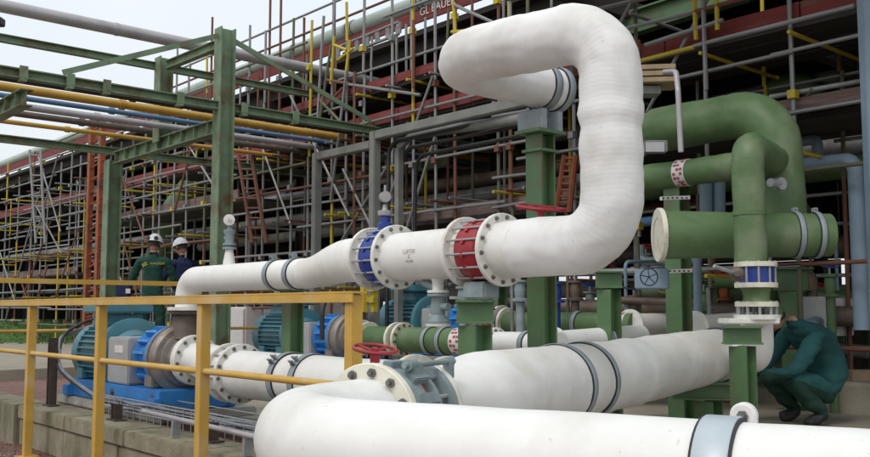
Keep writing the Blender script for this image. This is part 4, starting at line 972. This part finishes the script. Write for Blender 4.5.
for f in (.60, .82): clamp(s6, a6.lerp(b6, f), d6, .114, .05)
labelband(s6, a6.lerp(b6, .92), d6, .112, .13)
def whitestub(label, a, b, r, fl=0.02):
    th = thing('white_branch_pipe', label, 'pipe', a); d = (b-a).normalized()
    MB().sweep([a.lerp(b, i/6) for i in range(7)], r, 28).build('pipe', m_white, th)
    flange(th, a+d*fl, d, r*1.35, r*.9, .03, 12, m_flange, (1,), .013)
    clamp(th, a.lerp(b, .55), d, r+.002, .04); return th
whitestub('short white flanged pipe behind the green T support', P(494, 343, 6.9), P(560, 345, 6.3), .085)
whitestub('white flanged pipe behind the thick white pipe right of the riser', P(629, 326, 8.2), P(712, 324, 9.0), .11)
whitestub('white pipe with hose clamp left of the flange stack', P(694, 327, 7.8), P(770, 322, 8.6), .10)
whitestub('white pipe joining the thick pipe right of the tall green post', P(552, 344, 6.6), P(640, 336, 7.4), .09)
# grey gear box with black wheel
gb_ = thing('gear_box', 'light grey box with black handwheel left of the green post', 'gearbox', P(652, 290, 6.9))
MB().box(P(652, 279, 6.9), V((.12, -.03, 0)), V((.02, .07, 0)), U3*.075).build('housing', m_bluegrey, gb_, bevel=.008)
handwheel(gb_, P(649, 277, 6.7), V((-.1, -1, 0)), .062, m_black, 5)
for i, (px, py, Y) in enumerate(((675, 198, 7.15), (677, 271, 7.15))):
    o = thing('perforated_strip', ('upper' if i == 0 else 'lower')+' perforated pale strip fixed across the green post', 'strip', P(px, py, Y)); MB().bar(P(px-14, py+.5, Y-.1), P(px+14, py-.5, Y), .03, .028).build('strip', m_label, o)
    mb = MB()
    for k in range(6): q = P(px-14+28*(k+.5)/6, py, Y-.12+.0); mb.box(q+V((0, -.0, 0)), V((.008, 0, 0)), V((0, .002, 0)), U3*.006)
    mb.build('slots', m_black, o)
# vertical service pipes
inpipe('blue grey pipe bending down at the right edge', m_bluegrey, [P(796, 165, 8.2), P(855, 160, 7.4), P(862, 330, 7.4)], .062, bend=.12, name='service_pipe')
inpipe('thin blue grey pipe bend above the other at right', m_bluegrey, [P(798, 142, 8.6), P(817, 139, 8.4), P(818, 160, 8.4)], .05, bend=.06, name='service_pipe')
inpipe('thin blue grey pipe rising past the green clamps', m_bluegrey, [P(698, 320, 7.9), P(697, 255, 7.9)], .035, name='service_pipe')
inpipe('pair of pale blue pipes behind the slim green pipe', m_bluegrey, [P(706, 215, 8.0), P(706, 180, 8.0)], .055, name='service_pipe')
inpipe('second pale blue pipe behind the slim green pipe', m_bluegrey, [P(719, 215, 8.0), P(719, 180, 8.0)], .055, name='service_pipe')
inpipe('pale tube crossing behind the big green elbow at right', m_tg, [P(770, 97, 7.8), P(868, 80, 7.2)], .022, name='service_pipe')
inpipe('second pale tube lower down behind the big green elbow', m_tg, [P(805, 122, 8.2), P(868, 114, 7.8)], .022, name='service_pipe')
inpipe('yellow diagonal tube behind the big green elbow', m_tgr, [P(796, 112, 7.8), P(812, 90, 7.5)], .018, name='service_pipe')
o = thing('scaffold_board', 'pale scaffold board crossing behind the big green elbow', 'board', P(830, 105, 8)); 
for k, (a, b) in enumerate((((790, 114), (868, 99)), ((800, 108), (868, 94)))): MB().bar(P(a[0], a[1], 8.2+.3*k), P(b[0], b[1], 7.7+.3*k), .2, .035).build('board', m_wood, o)
# crate on green pipe and hose
cr_ = thing('wooden_crate', 'pale wooden crate on the green pipe right of the white riser', 'crate', P(655, 88, 6.9)); 
for k in range(3): MB().box(P(654, 84-6.2*k, 7.0), V((.155, -.02, 0)), V((.03, .15, 0)), U3*.019).build('crate_slat', m_wood, cr_, bevel=.003)
MB().box(P(648, 92, 7.0), V((.08, 0, 0)), V((0, .08, 0)), U3*.03).build('block', m_portal, cr_)
ho = thing('grey_hose', 'grey hose looping down over the green pipe behind the crate', 'hose', P(675, 100, 6.5)); MB().sweep(path([P(664, 72, 6.7), P(676, 71, 6.6), P(678, 90, 6.5), P(681, 152, 6.5)], .06, .05), .02, 12).build('hose', m_greypipe, ho)
bx = thing('junction_box', 'pale junction box under the green pipe right of the riser', 'box', P(655, 148, 6.9)); MB().box(P(655, 147, 6.9), V((.085, 0, 0)), V((0, .05, 0)), U3*.045).build('body', m_portal, bx, bevel=.005); MB().box(P(655, 147, 6.84), V((.07, 0, 0)), V((0, .004, 0)), U3*.036).build('lid', m_greybox, bx)
# right column
rc = P(868, 140, 6.6); o = thing('pale_column', 'pale blue grey column at the right edge of the view', 'column', (rc.x+.03, rc.y, ZP)); MB().box(V((rc.x+.03, rc.y, 2.6)), V((.05, 0, 0)), V((0, .05, 0)), U3*2.23).build('shaft', m_bluegrey, o, bevel=.006); MB().box(V((rc.x+.03, rc.y, ZP+.01)), V((.1, 0, 0)), V((0, .1, 0)), U3*.01).build('base_plate', m_bluegrey, o)
gx = thing('grey_cabinet', 'grey cabinet with round pipe stub behind the crouching worker', 'cabinet', P(820, 330, 8.3))
MB().box(P(815, 317, 8.3), V((.13, 0, 0)), V((.05, .16, 0)), U3*.18).build('body', m_greybox, gx, bevel=.01); MB().box(P(839, 317, 8.5), V((.10, 0, 0)), V((.02, .12, 0)), U3*.17).build('side_box', m_greybox, gx, bevel=.01)
MB().sweep(path([P(808, 345, 7.9), P(810, 326, 7.9), P(818, 322, 8.2)], .05, .03), .06, 18).build('pipe_stub', m_bluegrey, gx)
# ================================================================ YELLOW RAILING IN FRONT
ra0 = V((-3.41, 7.9, 0)); rax = V((-.38, 4.48, 0)); RE = (rax-ra0).normalized()
def RL(px, z, Yn=0):
    a_ = (px-435)/FPX; s_ = (ra0.y*a_-ra0.x)/(RE.x-RE.y*a_); q = ra0+RE*s_; return V((q.x, q.y, z))
ZR = 1.335
fr = thing('railing', 'yellow painted railing in front of the nearest pump', 'railing', RL(38, 0))
tp0 = RL(38, ZR)-RE*3.2; tp1 = RL(354, ZR)+RE*.05
RN = RE.cross(U3)
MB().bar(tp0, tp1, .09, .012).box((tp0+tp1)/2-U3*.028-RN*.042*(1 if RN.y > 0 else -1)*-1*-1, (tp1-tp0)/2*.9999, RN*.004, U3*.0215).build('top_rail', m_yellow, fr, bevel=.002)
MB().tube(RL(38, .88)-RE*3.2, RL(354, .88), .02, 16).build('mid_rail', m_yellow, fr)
for px in (34, 103, 205, 354):
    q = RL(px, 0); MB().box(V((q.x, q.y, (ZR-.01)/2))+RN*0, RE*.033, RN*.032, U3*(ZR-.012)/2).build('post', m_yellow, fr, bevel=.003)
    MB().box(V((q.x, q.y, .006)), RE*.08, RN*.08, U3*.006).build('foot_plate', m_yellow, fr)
# railing across the back
bk = thing('railing', 'yellow railing beyond the nearest pump between it and the workers', 'railing', P(240, 310, 9.6))
k0 = P(277, 286, 11.1); k0 = V((k0.x, k0.y, 0)); 
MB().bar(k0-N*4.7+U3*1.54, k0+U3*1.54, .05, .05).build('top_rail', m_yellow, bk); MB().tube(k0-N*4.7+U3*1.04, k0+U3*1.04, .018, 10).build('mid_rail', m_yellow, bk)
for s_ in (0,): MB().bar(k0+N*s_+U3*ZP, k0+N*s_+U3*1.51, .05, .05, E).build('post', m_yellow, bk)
b3 = thing('valve_bracket', 'small bright yellow bracket seen behind the corner of the front railing', 'bracket', P(368, 312, 8.6))
for py in (288, 299): MB().bar(P(363, py, 8.6), P(375, py+1, 8.5), .05, .05).build('crossbar', m_ty, b3)
for px in (364, 374): MB().bar(P(px, 312, 8.55), P(px, 286, 8.55), .05, .05, E).build('upright', m_ty, b3)
# ================================================================ CABLES, CONDUIT, BROWN POSTS ON THE COPING
for i, (px, top, lb) in enumerate(((56, 345, 'tall rusty brown post on the coping left of the nearest motor'), (121, 404, 'short rusty brown post on the coping in front of the blue base'), (215, 422, 'short rusty brown post on the coping near the middle yellow post'))):
    n_ = .2; o_ = wl+N*n_; a_ = (px-435)/FPX; t_ = (o_.y*a_-o_.x)/(E.x-E.y*a_); q = WL(t_, n_, ZP); zt_ = P(px, top-(0 if i else 6), q.y).z if i else P(px, 338, q.y).z
    th = thing('brown_post', lb, 'post', q); MB().hbeam(q+U3*.012, V((q.x, q.y, zt_)), .07, .07, .009, E).build('upright', m_brownpost, th); MB().box(q+U3*.006, E*.09, N*.05, U3*.006).build('foot_plate', m_brownpost, th)
cb = thing('conduit', 'pale galvanised conduit running along the coping below the blue base', 'conduit', G(160, 411, .5))
ca, cb_e = G(147, 412, .5), G(262, 438.5, .5)
MB().sweep([(ca-(cb_e-ca)*.05).lerp(cb_e+(cb_e-ca)*.5, i/12) for i in range(13)], .017, 12).build('conduit', m_greypipe, cb)
for t_ in (.3, .9): MB().box(ca.lerp(cb_e, t_)-U3*.07, E*.012, N*.03, U3*.052).build('bracket', m_galv, cb)
ct = thing('cable_tray', 'wire cable tray full of grey cables lying along the coping', 'cable tray', WL(0, .42, ZP))
for s_ in (-1.3, 1.3):
    for zq in (.0, .05, .10): rod('side_wire', me_stud, ct, WL(-1.9, .42+s_*.09, ZP+.06+zq), WL(3.6, .42+s_*.09, ZP+.06+zq), .005)
for i in range(44): t_ = -1.9+i*.125; rod('cross_wire', me_stud, ct, WL(t_, .30, ZP+.06), WL(t_, .54, ZP+.06), .004); rod('upright_wire', me_stud, ct, WL(t_, .303, ZP+.005), WL(t_, .303, ZP+.16), .004)
rc_ = random.Random(4)
for k in range(11):
    pts = [WL(-2.0+i*.28, .31+(k % 8)*.024+rc_.uniform(-.014, .014), ZP+.08+.024*(k % 3)+rc_.uniform(-.008, .012)) for i in range(21)]
    MB().sweep(pts, .010 if k % 3 else .014, 8).build('cable', (m_cable, m_black, m_cable, m_valve)[k % 4], ct)
# motor cables arching to the post
for k in range(3):
    a = SC(PL(.16, -.09+k*.1, 1.17)); top = P(62, 338, 8.0)
    cbl = thing('motor_cable', ('black', 'grey', 'thin outer grey')[k]+' cable arching from the motor terminal box to the brown post', 'cable', a)
    e_ = WL(-1.9+.05*k, .4, ZP+.05)
    pts = [a, a-E*.12+U3*.01, a-E*.35+U3*(-.02-.03*k), P(66-k*2, 333+2*k, 9.0), P(60, 350, 8.8), P(61+k*2, 372, 8.5), e_]
    sm = []
    for i in range(len(pts)-1):
        pa, pb, pc_, pd = pts[max(i-1, 0)], pts[i], pts[i+1], pts[min(i+2, len(pts)-1)]
        for j in range(6):
            u = j/6; sm.append(.5*((2*pb)+(pc_-pa)*u+(2*pa-5*pb+4*pc_-pd)*u*u+(3*pb-pa-3*pc_+pd)*u**3))
    sm.append(pts[-1]); MB().sweep(sm, .014 if k != 2 else .009, 10).build('cable', (m_black, m_cable, m_cable)[k], cbl)
# small equipment clutter in the middle ground
def smallvalve(px, py, Y, label, mt, mw, r=.09):
    th = thing('small_valve', label, 'valve', P(px, py+8, Y)); c = P(px, py, Y)
    MB().lathe(c-U3*.1, U3, [(0, r*.9), (.02, r*.9), (.03, r*.5), (.1, r*.6), (.16, r*.5), (.17, r*.8), (.19, r*.8), (.19, 0)], 20).build('body', mt, th)
    handwheel(th, c+U3*.17, V((0, -.3, 1)), r, mw, 4); MB().tube(c+U3*.08, c+U3*.17, .01, 8).build('stem', m_galv, th)
    p_ = V((c.x, c.y, ZP)); MB().tube(p_, c-U3*.1, .04, 12).build('riser_pipe', mt, th)
for a in ((520, 290, 8.2, 'grey small valve left of the green post cluster', m_valve, m_valve), (556, 292, 8.5, 'small blue valve behind the tall green post', m_blue2, m_black), (575, 290, 8.8, 'rusty small valve behind the riser', m_rust, m_red),
          (634, 305, 8.6, 'dark small valve below the grey gear box', m_rust, m_black), (668, 308, 9.2, 'yellow handled small valve right of the green T support', m_rust, m_yelpipe), (830, 285, 7.9, 'green small valve above the grey cabinet', m_green, m_blue2, .08),
          (463, 296, 8.7, 'yellow handled small valve under the white spool', m_valve, m_yelpipe), (590, 300, 9.6, 'blue handled small valve far behind the riser', m_galv, m_blue2),
          (612, 306, 10.2, 'grey small valve behind the green T support with dark cap', m_valve, m_black), (646, 262, 9.8, 'tall grey valve above the gear box', m_valve, m_red),
          (704, 300, 8.4, 'green small valve with black wheel left of the flange stack', m_green, m_black), (786, 300, 9.4, 'grey small valve behind the dark green broad capped post', m_valve, m_bluepipe), (804, 300, 9.0, 'brown small valve beside the broad capped post', m_rust, m_black),
          (822, 302, 9.6, 'pale small valve behind the worker in teal', m_greypipe, m_red), (545, 318, 10.5, 'blue small valve seen low behind the tall green post', m_bluepipe, m_black), (768, 296, 9.9, 'green small valve just right of the flange stack', m_green, m_yelpipe),
          (724, 290, 8.8, 'rust red small valve left of the flange stack', m_orange, m_red), (487, 300, 9.0, 'orange small valve behind the green T support', m_orange, m_yelpipe)):
    smallvalve(*a)
for k, (px, Y, zh, mt, lb) in enumerate(((512, 9.0, 1.9, m_tg, 'thin pale tube rising left of the tall green post'), (568, 8.8, 2.2, m_rust, 'thin brown tube rising right of the tall green post'), (626, 8.6, 1.7, m_bluegrey, 'thin blue grey tube rising left of the gear box'),
        (690, 8.5, 2.0, m_tg, 'thin pale tube rising right of the green post with strips'), (706, 9.5, 1.6, m_orange, 'thin orange tube rising left of the flange stack'), (812, 9.2, 2.3, m_rust, 'thin brown tube rising behind the green clamps'), (838, 9.0, 2.1, m_bluegrey, 'thin blue grey tube rising behind the grey cabinet'))):
    p = P(px, 300, Y); th = thing('instrument_line', lb, 'tube', (p.x, p.y, ZP))
    MB().sweep(path([V((p.x, p.y, ZP)), V((p.x, p.y, zh)), V((p.x, p.y, zh))+N*.5*(-1 if k % 2 else 1)+U3*.02], .06, .1), .017, 8).build('tube', mt, th)
inpipe('long brown low pipe behind the pump row', m_rust, [P(480, 305, 10), P(900, 318, 8)], .09)
inpipe('pale low header pipe behind the green posts', m_greypipe, [P(560, 273, 9.8), P(730, 270, 9.0)], .04)
inpipe('dark green low header pipe left of the flange stack', m_greenpipe, [P(640, 292, 9.4), P(860, 300, 8.6)], .08)
inpipe('bent green pipe behind the flange stack', m_greenpipe, [P(690, 282, 8.9), P(770, 280, 8.6), P(770, 330, 8.6)], .07, bend=.12)
inpipe('bent grey pipe right of the riser', m_valve, [P(640, 245, 9.2), P(640, 262, 9.2), P(700, 260, 8.8)], .05, bend=.1)
inpipe('small rust pipe crossing below the gear box', m_rust, [P(618, 300, 8.6), P(700, 303, 8.2)], .035)
inpipe('grey pipe low behind the worker in teal', m_tg, [P(760, 340, 9.0), P(868, 352, 8.4)], .06)
inpipe('thin orange pipe between green posts right of the riser', m_orange, [P(712, 240, 9.0), P(712, 315, 9.0)], .03)
inpipe('bent brown pipe under the horizontal green pipe', m_rust, [P(776, 270, 8.4), P(812, 272, 8.2), P(812, 330, 8.2)], .05, bend=.1)
inpipe('blue stacked pipe behind the cream flanged green pipe', m_bluepipe, [P(615, 225, 9.6), P(700, 216, 8.8)], .05)
inpipe('black cable looping up behind the lower white pipe', m_black, [P(322, 340, 7.5), P(322, 300, 7.5), P(345, 295, 8), P(352, 330, 8)], .02, bend=.15)
# ================================================================ PEOPLE
def skinned(name, J, bones, mats, pick, parent, sub=2, folds=0):
    me = bpy.data.meshes.new('b'); keys = list(J); me.from_pydata([J[k][0] for k in keys], [(keys.index(a), keys.index(b)) for a, b in bones], [])
    o = bpy.data.objects.new('b', me); C.objects.link(o)
    md = o.modifiers.new('s', 'SKIN'); md.use_smooth_shade = True; md.branch_smoothing = .6
    for i, k in enumerate(keys):
        r = J[k][1]; sv = me.skin_vertices[0].data[i]; sv.radius = (r, r) if not isinstance(r, tuple) else r; sv.use_root = (i == 0)
    m2 = o.modifiers.new('u', 'SUBSURF'); m2.levels = sub; m2.render_levels = sub
    dg = bpy.context.evaluated_depsgraph_get(); dg.update(); nm = bpy.data.meshes.new_from_object(o.evaluated_get(dg)); bpy.data.objects.remove(o)
    if folds:
        nm.update(); co = [(v.co.copy(), v.normal.copy()) for v in nm.vertices]
        for v, (c_, n_) in zip(nm.vertices, co):
            if c_.z > folds: continue
            v.co = c_+n_*(.014*NZ.noise(V((c_.x*7, c_.y*7, c_.z*17)))+.008*NZ.noise(V((c_.x*22+5, c_.y*22, c_.z*30))))
    nm.materials.clear()
    for x in mats: nm.materials.append(x)
    for p in nm.polygons: p.material_index = pick(p.center); p.use_smooth = True
    b = bpy.data.objects.new(name, nm); C.objects.link(b); b.parent = parent; ORG[b] = ORG[parent]; return b
def hand(parent, p, d, side, s_=1.0):
    d = V(d).normalized(); u = V(side).normalized(); J = {'w': (p, .024*s_), 'p': (p+d*.05*s_, .028*s_), 'q': (p+d*.085*s_, .026*s_)}; bones = [('w', 'p'), ('p', 'q')]
    for k, (o_, L) in enumerate(((-.03, .065), (-.01, .08), (.011, .074), (.03, .058))):
        a = f'f{k}a'; b = f'f{k}b'; c = f'f{k}c'; base = p+d*.09*s_+u*o_*s_; cu = d.cross(u)
        J[a] = (base, .0095*s_); J[b] = (base+d*L*.5*s_+cu*.006, .0085*s_); J[c] = (base+d*L*.85*s_+cu*.028*s_, .007*s_); bones += [('q', a), (a, b), (b, c)]
    J['t0'] = (p+d*.03*s_-u*.032*s_, .011*s_); J['t1'] = (p+d*.07*s_-u*.055*s_, .009*s_); bones += [('p', 't0'), ('t0', 't1')]
    return skinned('hand', J, bones, [m_skin], lambda c: 0, parent, 1)
def head(parent, c, fwd, up, s_=1.0, hair=True, helmet=None, cap=None, helmet_marks=False):
    fwd = V(fwd).normalized(); up = V(up); up = (up-fwd*up.dot(fwd)).normalized(); rt = fwd.cross(up)
    mb = MB(); n, m = 20, 14; vs = []; fs = []
    for j in range(m+1):
        ph = math.pi*j/m
        for i in range(n):
            th_ = 2*math.pi*i/n; x = math.sin(ph)*math.cos(th_); y = math.sin(ph)*math.sin(th_); z = math.cos(ph)
            f_, w__ = x, y; rz = .118; rw_ = .075; rf = .095
            if z < -.2: rw_ *= 1-.35*(-z-.2); rf *= 1-.12*(-z-.2); f_ = f_+.12*(-z-.2)
            bump_ = 0
            if x > .8 and abs(y) < .28 and -.35 < z < .1: bump_ = .022*(1-abs(y)/.28)
            if x > .6 and abs(abs(y)-.4) < .15 and abs(z-.05) < .12: bump_ = -.006
            if x > .8 and abs(z+.5) < .08: bump_ = .004
            vs.append(c+fwd*(f_*rf+bump_)*s_+rt*w__*rw_*s_+up*z*rz*s_)
    for j in range(m):
        for i in range(n): fs.append((j*n+i, j*n+(i+1) % n, (j+1)*n+(i+1) % n, (j+1)*n+i))
    o = mb.add(vs, fs).build('head', m_skin, parent, ang=90)
    for sd_ in (-1, 1): MB().lathe(c+rt*sd_*.072*s_-fwd*.01*s_, rt*sd_, [(-.005, .018*s_), (.008, .026*s_), (.014, .022*s_), (.012, 0)], 12).build('ear', m_skin, o)
    def shell(k0, k1, grow, mt, nm, back=0):
        vs, fs = [], []; mm = 8
        for j in range(mm+1):
            ph = k0+(k1-k0)*j/mm
            for i in range(n):
                th_ = 2*math.pi*i/n; x = math.sin(ph)*math.cos(th_); y = math.sin(ph)*math.sin(th_); z = math.cos(ph)
                lift = back*max(0, x)*(j/mm)*.09
                vs.append(c+fwd*x*(.095+grow)*s_+rt*y*(.078+grow)*s_+up*(z*(.118+grow)+lift)*s_)
        for j in range(mm):
            for i in range(n): fs.append((j*n+i, j*n+(i+1) % n, (j+1)*n+(i+1) % n, (j+1)*n+i))
        return MB().add(vs, fs).build(nm, mt, o, ang=90)
    if hair: shell(0, 2.0, .006, m_hair, 'hair', 1.1)
    if helmet:
        hl = shell(0, 1.45, .03, helmet, 'helmet')
        br = []; ring = []
        for i in range(n):
            th_ = 2*math.pi*i/n; x, y = math.cos(th_), math.sin(th_); ex = .012+.045*max(0, x)
            br.append(c+fwd*x*.122*s_+rt*y*.106*s_+up*.02*s_); ring.append(c+fwd*x*(.124+ex)*s_+rt*y*(.108+.012)*s_+up*.012*s_)
        MB().add(br+ring, [(i, (i+1) % n, n+(i+1) % n, n+i) for i in range(n)]).build('brim', helmet, hl, ang=90)
        if helmet_marks:
            for y_ in (-.055, .055):
                mq = c-fwd*.105*s_+rt*y_*s_+up*.05*s_; MB().lathe(mq, -fwd+rt*y_*8, [(0, .030*s_), (.012, .027*s_), (.014, 0)], 14).build('dark_pad', m_boot, hl)
    if cap: shell(0, 1.6, .016, cap, 'cap'); 
    return o
def person(name_label, base, J, bones, mats, pick): pass
def stand(label, base, yaw, cloth, trous, hgt, armL, armR, helmet, marks, lean=0, headdir=None, headup=U3, logo=False):
    th = thing('person', label, 'person', base); k = hgt/1.75
    def T(x, y, z):                      # x right, y forward
        y = y+lean*max(0, z-.9); q = V((x*k, y*k, z*k)); return base+M.Rotation(yaw, 3, 'Z')@q-base
    def L_(x, y, z): return T(x, y, z)
    J = {'pel': (L_(0, 0, .95), (.155*k, .11*k)), 'waist': (L_(0, 0, 1.10), (.15*k, .105*k)), 'chest': (L_(0, 0, 1.30), (.175*k, .115*k)), 'sh': (L_(0, 0, 1.43), (.13*k, .085*k)), 'neck': (L_(0, .01, 1.50), .055*k), 'nk2': (L_(0, .02, 1.56), .05*k)}
    bones = [('pel', 'waist'), ('waist', 'chest'), ('chest', 'sh'), ('sh', 'neck'), ('neck', 'nk2')]
    for s_, arm in ((-1, armL), (1, armR)):
        n = 'L' if s_ < 0 else 'R'
        J['s'+n] = (L_(s_*.175, 0, 1.41), .068*k); J['e'+n] = (L_(*arm[0]), .05*k); J['w'+n] = (L_(*arm[1]), .036*k)
        J['h'+n] = (L_(s_*.09, 0, .90), .095*k); J['k'+n] = (L_(s_*.11, .03, .50), .066*k); J['a'+n] = (L_(s_*.12, -.01, .10), .052*k); J['f'+n] = (L_(s_*.13, .15, .04), .04*k)
        bones += [('sh', 's'+n), ('s'+n, 'e'+n), ('e'+n, 'w'+n), ('pel', 'h'+n), ('h'+n, 'k'+n), ('k'+n, 'a'+n), ('a'+n, 'f'+n)]
    b = skinned('body', J, bones, [cloth, trous, m_boot, m_skin], lambda c: 3 if c.z > 1.535*k else (2 if c.z < .13*k else (1 if c.z < .98*k and abs(c.x) < 9 and (c.xy.length < .35) else 0)), th, 3, 1.5*k)
    for s_, arm in ((-1, armL), (1, armR)):
        e, w_ = L_(*arm[0])+base, L_(*arm[1])+base; hand(th, w_, w_-e, V((math.cos(yaw), math.sin(yaw), 0)), k)
    hc = L_(0, .04, 1.645)+base; hd = headdir or V((-math.sin(yaw), math.cos(yaw), 0))
    head(th, hc, hd, headup, k, True, helmet, None, marks)
    if logo:
        bk_ = V((math.sin(yaw), -math.cos(yaw), 0)); q = L_(-.10, -.137, 1.36)+base; rt_ = V((math.cos(yaw), math.sin(yaw), 0))
        mb = MB(); 
        for dx, dz, ln in ((0, .012, .035), (.01, -.012, .035), (-.012, 0, .02)): mb.box(q+rt_*dx+U3*dz, (rt_+U3*.5).normalized()*ln, bk_*.004, U3*.008)
        mb.build('emblem', m_logo, b); text(b, 'WAGNER', L_(.07, -.140, 1.372)+base, rt_, U3, .045, m_logo, .002)
    return th
b1 = G(152, 372, .5); b1 = P(152, 310, 12.3); b1.z = .5
stand('worker in dark green coverall with black and white helmet seen from behind', b1, R(8), m_cgreen, m_cgreen, 1.74, ((-.30, .05, 1.15), (-.36, .25, .98)), ((.27, .05, 1.15), (.24, .28, 1.05)), m_helmet, True, .06, V((.1, 1, -.25)), logo=True)
b2_ = P(184, 310, 12.9); b2_.z = .5
stand('worker in navy jacket and white helmet beside the one in green', b2_, R(38), m_cnavy, m_cnavy, 1.74, ((-.27, .12, 1.15), (-.2, .35, 1.1)), ((.27, .10, 1.15), (.18, .33, 1.1)), m_helmet, False, .16, V((-.8, .6, -.35)))
o = thing('tool_case', 'small dark instrument case with pale label held in front of the green worker', 'case', P(124, 295, 12.1)); MB().box(P(124, 289, 12.0), V((.09, 0, 0)), V((0, .05, 0)), U3*.1).build('case', m_cnavy, o, bevel=.01); MB().box(P(128, 291, 11.93), V((.03, 0, 0)), V((0, .004, 0)), U3*.03).build('label_plate', m_label, o)
# crouching worker, facing left
cb_ = P(812, 310, 7.2); base = V((cb_.x, cb_.y, ZP)); th = thing('person', 'worker in teal jacket crouching behind the white elbow with head bowed', 'person', base)
F_ = V((-.97, -.25, 0)).normalized(); S_ = V((-.25, .97, 0)).normalized(); KK = 1.06
def K(f, s_, z): return (F_*f+S_*s_+U3*z)*KK
J = {'pel': (K(-.13, 0, .26), (.18, .17)), 'waist': (K(-.14, 0, .42), (.185, .18)), 'chest': (K(-.07, 0, .59), (.205, .175)), 'sh': (K(.06, 0, .68), (.17, .13)), 'neck': (K(.15, 0, .73), .065), 'nk2': (K(.20, 0, .77), .055)}
bones = [('pel', 'waist'), ('waist', 'chest'), ('chest', 'sh'), ('sh', 'neck'), ('neck', 'nk2')]
for s_, n in ((-1, 'L'), (1, 'R')):
    J['s'+n] = (K(.10, s_*.17, .64), .082); J['e'+n] = (K(.30, s_*.2, .40), .06); J['w'+n] = (K(.54, s_*.12, .36), .042)
    J['h'+n] = (K(-.04, s_*.11, .23), .115); J['k'+n] = (K(.33, s_*.15, .36), .085); J['a'+n] = (K(.04, s_*.15, .08), .062); J['f'+n] = (K(.20, s_*.15, .035), .045)
    bones += [('sh', 's'+n), ('s'+n, 'e'+n), ('e'+n, 'w'+n), ('pel', 'h'+n), ('h'+n, 'k'+n), ('k'+n, 'a'+n), ('a'+n, 'f'+n)]
def pick(c):
    f = c.dot(F_)
    if c.z > .80 and f > .17: return 3
    if c.z < .10 and f > -.02: return 2
    leg = c.z < .26+.32*max(0, f)+.2*max(0, -f-.1)
    return 1 if leg else 0
skinned('body', J, bones, [m_cteal, m_ctrou, m_boot, m_skin], pick, th, 3, .76)
for s_ in (-1, 1): hand(th, base+K(.54, s_*.12, .36), K(.2, 0, -.03), S_)
head(th, base+K(.33, 0, .79), F_+U3*-.8, U3+F_*.5, .95, True, None, m_green)
